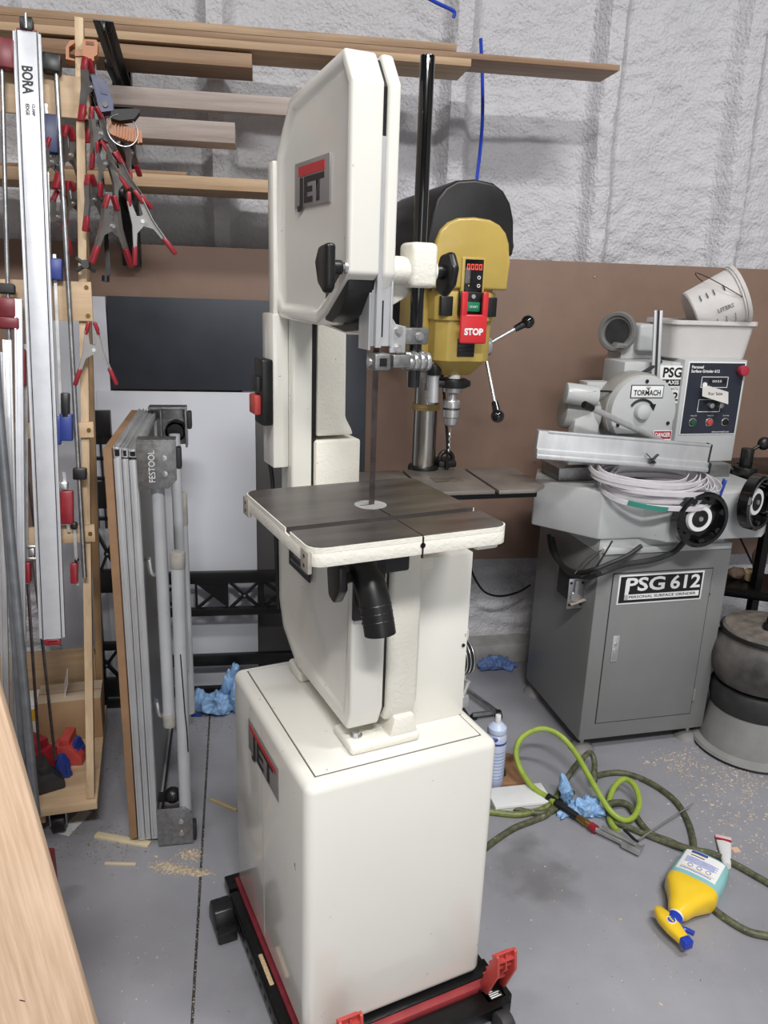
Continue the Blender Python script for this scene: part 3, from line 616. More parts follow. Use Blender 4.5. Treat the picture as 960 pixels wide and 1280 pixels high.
pipe_clamp('galvanised pipe clamp with a black head just left of the rack post', (70, 85), (106, 722), .0062, GALV, (65, 80, 22, 22, BLACKP, 'head'), ((100, 592, 16, 15, BLACKP, 'tail_jaw'),))
pipe_clamp('pipe clamp with maroon head and jaw at the left edge', (2, 70), (16, 600), .0055, GALV, (4, 68, 26, 36, MAROON, 'head'), ((8, 361, 20, 12, DGREY, 'handle'), (9, 385, 22, 24, MAROON, 'tail_jaw'), (11, 404, 25, 14, MAROON, 'clutch')), off=-.05)
# aluminium bars standing at the left edge
for k, (a, c, wd, th, m, lab) in enumerate((((23, 374), (29, 905), 9.5, .018, ALUW, 'white aluminium bar standing right beside the maroon clamp jaw'),
        ((9, 425), (22, 960), 11, .018, ALU, 'ribbed aluminium bar standing left of the white bar'),
        ((-2, 440), (10, 1000), 9, .016, ALU, 'aluminium bar at the very left edge of the rack'))):
    A, C_ = RP(*a, -.055-.012*k), RP(*c, -.055-.012*k); o = E('aluminium_bar', lab, 'bar', loc=C_, group='bars standing in the rack'); L_ = A-C_
    wv = wd*1.95/FPX
    sd2 = L_.normalized().cross(rn).normalized()
    obj('web', B().bar(L_, (0, 0, 0), wv, th*.5, rn, .001), m, o)
    for s_ in (-1, 1): obj('rib', B().bar(L_+sd2*s_*wv*.36, sd2*s_*wv*.36, wv*.24, th, rn, .0008), m, o)
# dark pipes leaning
for k, (a, c, lab) in enumerate((((-8, 420), (33, 985), 'dull steel pipe leaning among the bars, left of the two'), ((-2, 505), (45, 1020), 'dull steel pipe leaning in front of the rack shelf, right of the two'))):
    A, C_ = RP(*a, -.11-.03*k), RP(*c, -.11-.03*k); C_.z = max(C_.z, .02)
    o = obj('steel_pipe', B().cyl(A-C_, (0, 0, 0), .0115, n=16), mat('dull_pipe', (136, 140, 146), .45, .6, var=.12, scale=18), None, lab, 'pipe', 'bars standing in the rack'); o.location = C_
# thin rods of bar clamps that end in heads on the shelf
for k, (a, c, lab) in enumerate((((29, 540), (46, 682), 'brownish steel clamp rod behind the bars'), ((32, 690), (50, 955), 'thin bar clamp rod ending in the black head on the shelf'), ((42, 700), (69, 950), 'thin bar clamp rod ending beside the blue clamp pad'))):
    A, C_ = RP(*a, -.02), RP(*c, .02)
    o = E('clamp_rod', lab, 'clamp', loc=C_, group='bar clamps on the rack')
    obj('rod', B().bar(A-C_, (0, 0, 0), .008, .005, rn, .0005), BLADE, o)
    if k == 0:
        b = B(); b.M = Matrix.Translation(-C_); blk(b, 40, 683, 12, 4, .02, -.02); blk(b, 40, 698, 12, 4, .02, -.02); blk(b, 40, 690, 7, 10, .012, -.02); obj('screw_head', b, SILVER, o)
# blue bar clamps
def bar_clamp(lab, a, c, heads):
    A, C_ = RP(*a, -.02), RP(*c, -.02); o = E('bar_clamp', lab, 'clamp', loc=C_, group='bar clamps on the rack')
    obj('bar', B().bar(A-C_, (0, 0, 0), .008, .005, rn), SILVER, o)
    for (px, py, wp, hp, m, nm) in heads:
        b = B(); b.M = Matrix.Translation(-C_); blk(b, px, py, wp, hp, .03, -.026, .004); obj(nm, b, m, o)
bar_clamp('blue bar clamp hanging in the middle of the rack', (68, 318), (78, 556), ((69, 337, 17, 26, BLUE, 'jaw'), (82, 507, 10, 32, BLACKP, 'handle'), (83, 534, 15, 34, BLUE, 'sliding_head'), (73, 538, 7, 36, BLUE, 'trigger')))
bar_clamp('dark navy bar clamp half hidden behind the pipe clamp', (57, 130), (62, 330), ((60, 168, 24, 46, NAVY, 'jaw'),))
bar_clamp('red handled clamp behind the pipe clamp', (80, 590), (86, 665), ((84, 634, 15, 42, REDV, 'handle'), (80, 607, 10, 10, SILVER, 'ferrule')))
bar_clamp('silver screw clamp with red grip on the lowest crossboard', (93, 655), (97, 732), ((93, 657, 7, 9, BLACKP, 'swivel'), (96, 700, 5, 4, BLACKP, 'collar'), (93, 716, 9, 26, REDV, 'grip')))
bar_clamp('maroon bar clamp half hidden beside the white straightedge', (32, 430), (34, 730), ((30, 460, 6, 46, REDV, 'jaw'), (35, 715, 7, 26, REDV, 'grip')))
# black cross knob clipped on the post
kc = RP(107, 331, -.035); kn = E('cross_knob', 'small black four-armed knob clipped to the rack post', 'knob', loc=kc)
for sgn in (-1, 1): obj('arm', B().bar(-ru*.024+Vector((0, 0, .016*sgn)), ru*.024-Vector((0, 0, .016*sgn)), .010, .014, rn, .003), DGREY, kn)
obj('hub', B().cyl((0, 0, 0), rn*.012, .011, n=14), BLACKP, kn)
# ---------------------------------------------------------------- spring clamps
CLMET = mat('nickel_plate', (158, 155, 152), .33, .9, var=.08, scale=30)
def make_spring():
    o = E('spring_clamp', 'x', 'clamp', loc=(0, 0, 0), group='red tipped spring clamps')
    for s in (-1, 1):
        y0 = .006*s
        # plate: jaw arm above the pivot, flared body, handle below
        pts = [(-.004*s, .012), (.012*s, .010), (.019*s, .045), (.0135*s, .048), (.004*s, .020)] if False else None
        body = [(.010*s, .052), (.017*s, .050), (.022*s, .020), (.024*s, -.002), (.033*s, -.030), (.040*s, -.052), (.034*s, -.054), (.020*s, -.020), (.0, -.008), (-.012*s, .0), (-.006*s, .012), (.008*s, .016)]
        obj('jaw_plate', B().prism(body, 'y', y0-.0012, y0+.0012).prism([(.016*s, .050), (.018*s, .050), (.0245*s, 0), (.041*s, -.052), (.039*s, -.053), (.0225*s, 0)], 'y', -.009, .009), CLMET, o)
        obj('handle_grip', B().bar((.034*s, 0, -.044), (.050*s, 0, -.086), .011, .020, (0, 1, 0), .004), REDV, o)
        obj('jaw_tip', B().bar((.0165*s, 0, .038), (.006*s, 0, .070), .010, .019, (0, 1, 0), .004), REDV, o)
    obj('pivot', B().cyl((0, -.011, .002), (0, .011, .002), .0045, n=12), SILVER, o)
    return o
proto = make_spring(); first = [True]
def spring(px, py, hpx, rot, yaw, off, lab, near=None):
    o = proto if first[0] else copy_tree(proto); first[0] = False
    c = RP(px, py, off); k = (c-Vector((0, 0, CH))).dot(cF)/FPX*hpx/.156
    o.location = c; o.rotation_euler = (0, rot, FR['r'][1]+yaw); o.scale = (k, k, k); o['label'] = lab
spring(117, 438, 78, 0, .1, -.04, 'spring clamp gripping the rack post above the third crossboard')
spring(178, 278, 84, -.30, .1, -.06, 'spring clamp hanging furthest right and lowest of the cluster')
spring(139, 284, 84, .05, .5, -.05, 'large spring clamp hanging at the bottom of the cluster beside the post')
spring(152, 226, 74, -.35, .3, .0, 'spring clamp in the middle of the cluster pointing to the lowest right one')
spring(133, 206, 62, -.25, -.4, -.06, 'bright spring clamp with crossed red grips halfway down the cluster')
spring(125, 168, 70, -.2, .5, -.03, 'spring clamp hanging just below the navy clamp head')
spring(112, 110, 74, -.05, 1.0, -.04, 'slim edge-on spring clamp beside the top of the rack post')
spring(116, 140, 64, -.15, 1.0, .02, 'edge-on spring clamp hanging next to the top crossboard end')
spring(63, 203, 64, .12, .7, -.03, 'spring clamp between the straightedge and the pipe clamp')
spring(86, 195, 78, .05, .9, .0, 'spring clamp between the pipe clamp and the rack post, upper')
spring(71, 272, 72, .2, .6, .0, 'spring clamp just right of the straightedge, lower')
spring(90, 255, 60, -.1, .8, .02, 'spring clamp behind the rack post, lower')
spring(116, 250, 66, -.1, .9, -.02, 'spring clamp hugging the right side of the rack post')
spring(163, 192, 56, -.35, 1.2, .03, 'spring clamp showing one red grip right of the wire ring')
# navy trigger clamp with orange grip, orange clamp head, wire ring
qc = RP(128, 120, -.02)
q_ = E('trigger_clamp', 'navy trigger clamp with black handle hanging beside the rack post', 'clamp', loc=qc)
def lb(f): b = B(); b.M = Matrix.Translation(-qc); f(b); return b
k_ = (qc-Vector((0, 0, CH))).dot(cF)/FPX
def pxpoly(pts, off): return [((RP(px, py, off)-qc)) for px, py in pts]
def slab(pts, th, off, org):
    P = [RP(px, py, off)-org for px, py in pts]; n = len(P); h = rn*(th/2)
    return B().poly([p+h for p in P]+[p-h for p in P], [list(range(n)), list(range(2*n-1, n-1, -1))]+[[i, i+n, (i+1) % n+n, (i+1) % n] for i in range(n)])
obj('body', slab([(114, 97), (121, 96), (133, 106), (142, 130), (142, 141), (125, 143), (121, 125)], .032, -.02, qc), NAVY, q_)
obj('panel_rib', slab([(124, 106), (131, 110), (135, 122), (127, 120)], .036, -.02, qc), NAVY, q_)
obj('pivot', B().cyl(RP(132, 134, -.02)-qc, RP(132, 134, -.02)-qc+rn*.02, .007, n=14), BLACKP, q_)
obj('handle', slab([(139, 139), (172, 138), (175, 142), (168, 151), (150, 153), (139, 150)], .028, -.02, qc), DGREY, q_)
obj('bar', B().bar(RP(117, 80, .01)-qc, RP(136, 345, .01)-qc, .012, .006, rn), BLACKM, q_)
obj('bar_end', B().cyl(RP(132, 345, .0)-qc, RP(132, 352, .0)-qc, .010, n=12), BLACKP, q_)
oc = RP(157, 168, .0)
o_ = E('ratchet_strap_clamp', 'orange ribbed clamp handle behind the wire ring', 'clamp', loc=oc)
obj('grip', slab([(133, 148), (140, 152), (158, 158), (177, 165), (178, 180), (160, 178), (142, 171), (134, 166)], .022, .0, oc), ORANGE, o_)
for k in range(9): obj('rib', B().bar(RP(145+k*3.6, 154+k*1.4, -.014)-oc, RP(144+k*3.6, 170+k*1.2, -.014)-oc, .003, .006, rn), ORANGE, o_)
oc = RP(102, 68, -.01)
o_ = E('orange_clamp_head', 'orange clamp head hooked behind the top of the rack post', 'clamp', loc=oc)
for pts in ([(83, 62), (88, 54), (94, 53), (94, 57), (87, 62), (87, 75), (94, 77), (94, 79), (83, 77)], [(104, 52), (121, 53), (123, 57), (122, 72), (118, 74), (118, 79), (108, 79), (108, 74), (104, 73)]):
    obj('shell', slab(pts, .03, -.005, oc), ORANGE, o_)
obj('cutout', slab([(108, 55), (118, 56), (118, 60), (108, 59)], .034, -.005, oc), mat('dark_orange', (120, 66, 30), .5, var=.1), o_)
obj('web', slab([(94, 64), (104, 64), (104, 72), (94, 72)], .02, .005, oc), ORANGE, o_)
rc = RP(153, 163, -.03); o = obj('wire_ring', B().torus((0, 0, 0), Vector(rn)+Vector((.3, 0, 0)), 19*k_, .0017, 36, 6), GALV, None, 'loop of grey wire hanging over the clamps', 'wire ring'); o.location = rc
# ---------------------------------------------------------------- things on the rack shelf (frame r)
SZ = .131
def shelf_p(px, py): return at(px, py, 'r', 'z', SZ)
def clamp_pad(lab, px, py, m, s=1.0, yaw=0.3, name='clamp_pad'):
    p = shelf_p(px, py); e = E(name, lab, 'clamp pad', loc=toW(p, 'r'), rot=(0, 0, FR['r'][1]+yaw))
    obj('plate', B().prism([(-.022*s, 0), (.022*s, 0), (.022*s, .055*s), (.008*s, .085*s), (-.010*s, .085*s), (-.022*s, .06*s)], 'y', -.006*s, .006*s, .002), m, e)
    obj('rib', B().box(-.016*s, -.006*s, -.012*s, .022*s, 0, .05*s, .002).box(.006*s, .016*s, -.012*s, .022*s, 0, .05*s, .002), m, e)
    obj('foot', B().box(-.026*s, .026*s, -.008*s, .028*s, 0, .014*s, .003), m, e)
    return e
clamp_pad('blue clamp pad standing upright on the rack shelf', 80, 972, BLUE, .95, .5)
clamp_pad('blue clamp pad half hidden behind the rack post', 99, 950, BLUE, .95, .9)
def clamp_head(lab, px, py, m, s=1.0, yaw=0, name='loose_clamp'):
    p = shelf_p(px, py); e = E(name, lab, 'clamp head', loc=toW(p, 'r'), rot=(0, 0, FR['r'][1]+yaw))
    obj('wedge', B().prism([(-.05*s, 0), (.05*s, 0), (.05*s, .025*s), (.02*s, .06*s), (-.03*s, .06*s), (-.05*s, .03*s)], 'y', -.03*s, .03*s, .005), m, e)
    obj('neck', B().box(-.015*s, .015*s, -.02*s, .05*s, .02*s, .08*s, .004), m, e)
    obj('collar', B().cyl((0, 0, .058*s), (0, 0, .075*s), .012*s, n=14), SILVER, e)
clamp_head('black cast clamp head on the front of the rack shelf', 57, 985, DGREY, 1.0, .3)
clamp_head('red clamp head lying behind the blue pads', 85, 950, RED, 1.05, -.2)
clamp_head('dark red clamp head at the left of the rack shelf', 50, 960, REDV, 1.3, .8)
CARD = mat('cardboard', (164, 132, 100), .8, var=.05, scale=20)
p = shelf_p(92, 925); cb = E('cardboard_box', 'brown cardboard carton at the back of the rack shelf', 'box', loc=toW(p, 'r'), rot=(0, 0, FR['r'][1]))
obj('carton', B().box(-.10, .09, .0, .12, 0, .14, .002), CARD, cb); obj('flap', B().box(-.10, .09, .0, .055, .14, .1415).box(-.10, .09, .065, .12, .14, .1415), mat('pale_card', (190, 172, 150), .8, var=.05), cb)
p = shelf_p(55, 925); cb = E('white_carton', 'white carton with a yellow picture on the rack shelf', 'box', loc=toW(p, 'r'), rot=(0, 0, FR['r'][1]+.1))
obj('carton', B().box(-.06, .07, .0, .10, 0, .13, .002), WHITE, cb); obj('flap', B().bar((.07, .05, .13), (.085, .05, .19), .002, .1, (0, 1, 0)), WHITE, cb)
obj('picture', B().box(-.03, .005, -.0012, .0, .075, .115), mat('yellow_ink', (214, 170, 50), .5, var=.1, scale=80), cb)
# ================================================================ folded work table (frame m)
ft_ = E('folding_work_table', 'folded aluminium work table standing on end beside the clamp rack', 'work table', 'm')
H, VF = 1.165, .60
obj('top_panel', B().box(.014, .034, 0.0, VF, .03, H-.005, .001), mat('mdf_edge', (150, 116, 86), .7, var=.08, scale=20), ft_, 'brown fibreboard table top')
for k, (x0, x1, inset) in enumerate(((.036, .055, .0), (.056, .071, .003), (.072, .092, .006))):
    for nm, v0, v1 in (('front_profile', inset*.3, .03), ('rear_profile', VF-.03, VF)):
        obj(nm, B().box(x0, x1, v0+.004, v1, .028, H-.03-inset, .002).box(x0+.002, x0+.005, v0, v0+.006, .028, H-.03-inset).box(x1-.005, x1-.002, v0, v0+.006, .028, H-.03-inset), ALU, ft_)
    obj('top_profile', B().box(x0, x1, .01, VF, H-.03, H-.004-inset, .002).box(x0+.002, x0+.005, 0, VF, H-.006-inset, H-inset).box(x1-.005, x1-.002, 0, VF, H-.006-inset, H-inset), ALU, ft_)
    obj('profile_socket', B().box(x0+.004, x1-.004, .0085, .0105, H-.026, H-.009-inset), BLACKP, ft_)
    obj('bottom_profile', B().box(x0, x1, .01, VF, .012, .03, .002), ALU, ft_)
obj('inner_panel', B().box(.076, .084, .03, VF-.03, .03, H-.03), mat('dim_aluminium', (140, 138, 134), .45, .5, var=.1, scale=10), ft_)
def corner(v0, z0, z1, text_on, flip=False):
    b = B().prism([(.092, z0), (.166, z0), (.186, z0+.022) if not flip else (.190, z0), (.190, z1-.02) if flip else (.188, z1-.004), (.17, z1) if flip else (.184, z1), (.092, z1)], 'y', v0, v0+.004, .0012)
    b.box(.092, .186, v0, v0+.05, (z1-.004) if not flip else z0, z1 if not flip else z0+.004, .001)
    o = obj('corner_bracket', b, ZINC, ft_, 'grey cast corner bracket')
    for zz in (z0+.038, z0+.078): obj('rivet', B().cyl((.158, v0-.003, zz), (.158, v0+.001, zz), .0075, n=16, bev=.001), SILVER, o)
    if text_on: text('FESTOOL', .022, PAPER if not flip else GREYINK, o, (.128, v0-.0003, (z0+z1)/2-.005), (0, 0, 1), (-1, 0, 0), .0004, .0, fit=.08)
    obj('rubber_stop', B().box(.186, .199, v0+.002, v0+.03, z1-.075 if not flip else z0+.01, z1-.02 if not flip else z0+.065, .004), DGREY, o)
corner(-.006, 1.058, 1.182, True); corner(-.012, .002, .125, True, True)
# far top bracket seen from its hollow side
b = B().box(.07, .186, VF-.006, VF, 1.05, H+.012, .002).box(.07, .186, VF-.06, VF, H+.006, H+.012, .001).box(.18, .186, VF-.06, VF, 1.05, H+.01, .001).box(.105, .109, VF-.05, VF, 1.05, H+.01)
o = obj('corner_bracket', b, ZINC, ft_); obj('leg_socket', B().lathe([(.032, 0), (.032, .05), (.024, .05), (.024, .002), (0, .002)], (.15, VF-.056, 1.10), (0, 1, 0), 24), BLACKP, o)
obj('rubber_stop', B().box(.186, .200, VF-.04, VF, H-.06, H-.005, .004), DGREY, o)
TUBE = mat('grey_powder_tube', (186, 188, 192), .4, .1, var=.04, scale=10)
CAPM = mat('worn_grey_cap', (168, 164, 158), .5, var=.1, scale=40)
l1 = obj('leg', B().cyl((.136, .03, 1.10), (.136, .03, .40), .0165, n=20), TUBE, ft_); obj('foot_cap', B().cyl((.136, .03, .41), (.136, .03, .365), .018, n=20, bev=.003), CAPM, l1)
l2 = obj('leg', B().cyl((.178, .012, .85), (.170, .012, .10), .0175, n=20), TUBE, ft_); obj('foot_cap', B().cyl((.178, .012, .84), (.179, .012, .885), .0195, n=20, bev=.003), CAPM, l2)
obj('scratch', B().tube([(.176, -.0055, .60), (.178, -.0056, .53), (.180, -.0054, .46), (.181, -.0052, .42), (.184, -.0042, .37), (.185, -.0034, .30)], .0018, 5, smooth=3), INK, l2)
l3 = obj('leg', B().cyl((.160, VF-.05, .80), (.160, VF-.05, .10), .0165, n=20), TUBE, ft_); obj('foot_cap', B().cyl((.160, VF-.05, .79), (.160, VF-.05, .90), .018, n=20, bev=.004), CAPM, l3)
obj('leg', B().cyl((.150, VF-.10, 1.10), (.150, VF-.10, .30), .0165, n=20), TUBE, ft_)
obj('leg_knuckle', B().sphere((.135, .03, .14), .024, n=14), BLACKP, ft_)
for z in (.82, .40): obj('spring_clip', B().tube([(.096, .06, z+.03), (.104, .04, z+.032), (.108, .035, z), (.120, .04, z-.01)], .007, 8, smooth=3), SILVER, ft_)
obj('brace_plate', B().box(.094, .10, .08, VF-.06, .04, .052).box(.094, .16, .02, .06, .126, .132), BLACKP, ft_)
# ================================================================ oak sheet in the foreground
e0, e1 = at(118, 1280, 'o', 'z', .3), at(0, 868, 'o', 'v', 1.2); ed = (e1-e0).normalized(); fwd = Vector((-1, -.12, 0))
fwd = (fwd-ed*fwd.dot(ed)).normalized(); lo = e0-ed*(e0.z/ed.z); hi = e0+ed*.95
nn = ed.cross(fwd).normalized(); nn = nn if nn.y < 0 else -nn
op = E('oak_sheet', 'pale oak veneered panel leaning in the left foreground', 'panel', loc=lo)
rq = Matrix((fwd, nn, ed)).transposed().to_4x4(); op.rotation_euler = rq.to_euler()
Lh = (hi-lo).length
obj('sheet', B().box(0, .55, -.018, 0, .0, Lh, .0008), OAK, op)
m_ = Vector(at(62, 1047, 'o', 'v', e0.y+.08))
obj('ink_mark', B().bar((.10, .0004, .40), (.108, .0004, .405), .0014, .0006, (0, 1, 0)), INK, op)
# ================================================================ drill press (frame d)
dp = E('drill_press', 'mustard and black floor drill press between the band saw and the grinder', 'drill press', 'd')
CHROME = mat('polished_column', (196, 194, 190), .22, 1, var=.12, scale=6, stretch=(8, 8, .5))
obj('column', B().cyl((-.011, 0, .03), (-.011, 0, 1.50), .040, n=28), CHROME, dp)
obj('base', B().box(-.22, .20, -.42, .12, 0, .035, .012), DGREY, dp)
obj('column_collar', B().cyl((-.011, 0, .955), (-.011, 0, .982), .052, n=24, bev=.004), BLACKP, dp)
obj('depth_ring', B().torus((-.011, 0, 1.182), (0, 0, 1), .041, .007, 28, 8).cyl((-.011, 0, 1.172), (-.011, 0, 1.192), .046, n=28, bev=.002), mat('tan_band', (176, 148, 96), .6, var=.06), dp)
obj('column_clamp', B().cyl((-.011, 0, 1.262), (-.011, 0, 1.30), .045, n=20, bev=.003).box(-.03, .01, -.06, -.03, 1.24, 1.34, .004), SILVER, dp)
# table with T slots: three plates with gaps
TZD = .97; IRON = mat('drill_table_iron', (150, 143, 136), .42, .6, var=.12, scale=10)
tabl = obj('table', B().box(-.26, .28, -.29, -.04, TZD-.035, TZD-.010, .004).box(-.05, .05, -.12, .05, TZD-.06, TZD-.02, .01), BLACKM, dp, 'black underside of the drill table')
obj('table_plate', B().prism([(-.045, -.315), (.125, -.315), (.125, -.015), (-.088, -.015), (-.088, -.28)], 'z', TZD-.012, TZD, .0015), IRON, tabl)
obj('table_plate', B().prism([(.136, -.32), (.258, -.32), (.312, -.27), (.312, -.03), (.29, -.015), (.136, -.015)], 'z', TZD-.012, TZD, .0015), IRON, tabl)
obj('table_plate', B().prism([(-.27, -.30), (-.099, -.32), (-.099, -.015), (-.245, -.03), (-.30, -.10), (-.30, -.26)], 'z', TZD-.012, TZD, .0015), IRON, tabl)
obj('table_insert', B().box(-.03, .07, -.20, -.13, TZD-.001, TZD+.0008).box(.02, .05, -.185, -.15, TZD, TZD+.0014), mat('scuffed_insert', (120, 112, 100), .55, .4, var=.3, scale=60), tabl)
obj('table_crank', B().box(.035, .10, -.03, .05, .975, 1.0, .008).torus((.07, .0, 1.0), (.2, -1, .2), .026, .008, 20, 8), BLACKP, dp)
# head
hx = -.005
# main lower body: chamfered plan prism
def plan(w_, f, bk, ch): return [(hx-w_+ch, f), (hx+w_-ch, f), (hx+w_, f+ch), (hx+w_, bk), (hx-w_, bk), (hx-w_, f+ch)]
head = obj('head_body', B().prism(plan(.085, -.325, .05, .03), 'z', 1.36, 1.60, .004).loft([((hx, -.14, 1.362), (1, 0, 0), (0, 1, 0), .085, .185, .35), ((hx, -.13, 1.315), (1, 0, 0), (0, 1, 0), .055, .13, .35)], 32), YELLOW, dp)
obj('shoulder', B().prism(plan(.092, -.333, .03, .032), 'z', 1.475, 1.555, .004), YELLOW, head)
obj('side_block', B().prism([(-.24, 1.34), (-.05, 1.34), (-.05, 1.62), (-.24, 1.62)], 'x', hx-.125, hx-.08, .006), YELLOW, head)
# upper housing: rounded arch section extruded front to back
def arch(w_, zb, zm, zt, n=10):
    P = [(hx-w_, zb), (hx-w_, zm)]
    for k in range(n+1):
        a = math.pi-k*math.pi/n; P.append((hx+w_*math.copysign(abs(math.cos(a))**.75, math.cos(a)), zm+(zt-zm)*abs(math.sin(a))**.75))
    P += [(hx+w_, zm), (hx+w_, zb)]; return P
obj('front_cowl', B().prism(arch(.112, 1.562, 1.64, 1.752), 'y', -.338, -.06, .008, 3), YELLOW, dp, 'mustard upper cowl')
cap = obj('belt_cover', B().prism(arch(.126, 1.655, 1.68, 1.850), 'y', -.325, .24, .016, 4), mat('black_cover', (28, 28, 29), .42, var=.15, scale=6), dp, 'black plastic belt cover')
b = B().prism(arch(.129, 1.625, 1.68, 1.845), 'y', -.27, .20, .006, 2); obj('cover_skirt', b, MATS['black_cover'], cap)
obj('motor', B().cyl((-.03, .16, 1.42), (-.03, .16, 1.66), .085, n=24, bev=.008), BLACKP, dp)
obj('motor_mount', B().box(-.06, .04, .02, .14, 1.44, 1.54, .006), YELLOW, dp)
# control panel
fv = -.335
bz = obj('display_bezel', B().box(-.036, .034, fv-.008, fv+.01, 1.545, 1.648, .003), YELLOW, dp)
sc = obj('display_panel', B().box(-.027, .027, fv-.0105, fv-.007, 1.555, 1.642, .001), BLACKG, bz)
LED = mat('led_red', (255, 70, 50), .5, var=0, emit=2.2)
for k in range(4):   # seven segment zeros
    x = -.0175+k*.0118; z = 1.622; w2, h2, t_ = .0032, .0074, .0012
    b = B().box(x-w2, x+w2, fv-.0115, fv-.0104, z+h2-t_, z+h2).box(x-w2, x+w2, fv-.0115, fv-.0104, z-h2, z-h2+t_)
    for s_ in (-1, 1): b.box(x+s_*w2-t_/2, x+s_*w2+t_/2, fv-.0115, fv-.0104, z-h2, z-.0006).box(x+s_*w2-t_/2, x+s_*w2+t_/2, fv-.0115, fv-.0104, z+.0006, z+h2)
    obj('led_digit', b, LED, sc, 'glowing red zero')
for z, c in ((1.594, RED), (1.572, YELLOW)):
    obj('indicator', B().cyl((-.014, fv-.0115, z), (-.014, fv-.010, z), .0022, n=10), c, sc); obj('push_button', B().torus((.015, fv-.0108, z), (0, 1, 0), .004, .0012, 16, 6), WHITE, sc)
sw = obj('switch_box', B().box(-.040, .030, fv-.014, fv+.004, 1.49, 1.556, .004), BLACKP, dp)
obj('start_button', B().box(-.018, .020, fv-.020, fv-.013, 1.502, 1.528, .002), GREEN, sw); text('START', .0085, PAPER, sw, (.001, fv-.0202, 1.515), (1, 0, 0), (0, 0, 1), .0004)
obj('lock_screw', B().cyl((.0, fv-.018, 1.543), (.0, fv-.0135, 1.543), .006, n=12), SILVER, sw)
pd = obj('stop_paddle', B().box(-.040, .040, fv-.034, fv-.024, 1.415, 1.495, .006, 3).box(-.040, -.021, fv-.034, fv-.022, 1.488, 1.556, .004).box(.023, .040, fv-.034, fv-.022, 1.488, 1.556, .004), mat('stop_red', (206, 44, 50), .35, var=.04), dp, 'red stop paddle')
text('STOP', .0245, PAPER, pd, (.0, fv-.0342, 1.447), (1, 0, 0), (0, 0, 1), .0005, .0012, fit=.056)
for s_ in (-1, 1): obj('side_plate', B().box(hx+s_*.066-.018, hx+s_*.066+.018, fv-.001, fv+.02, 1.488, 1.542, .003), BLACKP, dp)
vt = obj('vent', B().box(-.030, .022, -.328, -.32, 1.375, 1.425, .001), BLACKP, dp)
for k in range(3): obj('slat', B().box(-.027, .019, -.331, -.327, 1.384+k*.013, 1.388+k*.013), BLACKP, vt)
obj('work_light', B().lathe([(0, 0), (.016, 0), (.018, .004), (.018, .012), (.02, .014)], (hx, -.245, 1.318), (0, 0, -1), 20), mat('lamp_lens', (225, 225, 220), .2, var=0), dp)
# quill, chuck, bit
obj('quill', B().cyl((hx, -.235, 1.30), (hx, -.235, 1.262), .030, n=24, bev=.002), SILVER, dp)
obj('depth_arm', B().box(-.075, .045, -.262, -.208, 1.278, 1.300, .008).cyl((hx, -.235, 1.276), (hx, -.235, 1.302), .044, n=24, bev=.003), BLACKP, dp)
ck = obj('chuck', B().lathe([(0, 0), (.014, 0), (.014, .016), (.024, .018), (.026, .022), (.026, .040), (.024, .041), (.024, .046), (.026, .047), (.026, .068), (.021, .072), (.019, .092), (.008, .100), (0, .100)], (hx, -.235, 1.255), (0, 0, -1), 28), SILVER, dp)
obj('chuck_band', B().torus((hx, -.235, 1.2115), (0, 0, 1), .0245, .002, 28, 6), BLACKP, ck)
P = [(hx+.0016*math.cos(k*.8), -.235+.0016*math.sin(k*.8), 1.158-k*.0022) for k in range(38)]; obj('drill_bit', B().tube(P, .0026, 6), SILVER, dp)
# depth rod and scale
rod = obj('depth_rod', B().box(-.083, -.067, -.268, -.258, 1.33, 1.555).cyl((-.075, -.262, 1.235), (-.075, -.262, 1.33), .016, n=16), ALU, dp)
obj('rod_knob', B().cyl((-.075, -.263, 1.528), (-.075, -.263, 1.562), .019, n=20, bev=.003), SILVER, rod); obj('rod_collar', B().cyl((-.075, -.262, 1.315), (-.075, -.262, 1.348), .022, n=20, bev=.003), BLACKP, rod)
for k in range(16): obj('scale_mark', B().box(-.082, -.076, -.2686, -.2679, 1.36+k*.01, 1.3608+k*.01), INK, rod)
# feed handles on the right
hub = Vector((hx+.105, -.20, 1.395)); hb_ = obj('feed_hub', B().cyl((hx+.08, -.20, 1.395), (hx+.125, -.20, 1.395), .028, n=20, bev=.004), SILVER, dp)
for px, py, v in ((660, 402, -.22), (622, 520, -.30)):
    tip = at(px, py, 'd', 'v', v); dd = (tip-hub).normalized(); h_ = obj('feed_handle', B().cyl(hub, tip-dd*.02, .0055, n=12), SILVER, dp)
    obj('handle_knob', B().cyl(tip-dd*.045, tip-dd*.010, .010, .013, n=16).sphere(tip, .0205, n=18), BLACKG, h_)
tip = hub+Vector((.02, .13, .09)); h_ = obj('feed_handle', B().cyl(hub, tip, .0055, n=12), SILVER, dp); obj('handle_knob', B().sphere(tip, .0205, n=18), BLACKG, h_)
obj('power_cord', B().tube([(.03, -.02, 1.31), (.05, -.03, 1.15), (.06, -.04, .99), (.08, .06, .6), (.05, .1, .5)], .005, 8, smooth=5), BLACKP, dp)
o = obj('power_cable', B().tube([(0, 0, 0), (.02, -.01, -.06), (.07, -.0, -.13), (.14, .02, -.155), (.22, .06, -.15), (.28, .12, -.14)], .0045, 8, smooth=5), BLACKP, None, 'black power cable drooping across the bare wall right of the saw table', 'cable')
o.location = toW(at(587, 702, 'w', 'v', -.05), 'w')
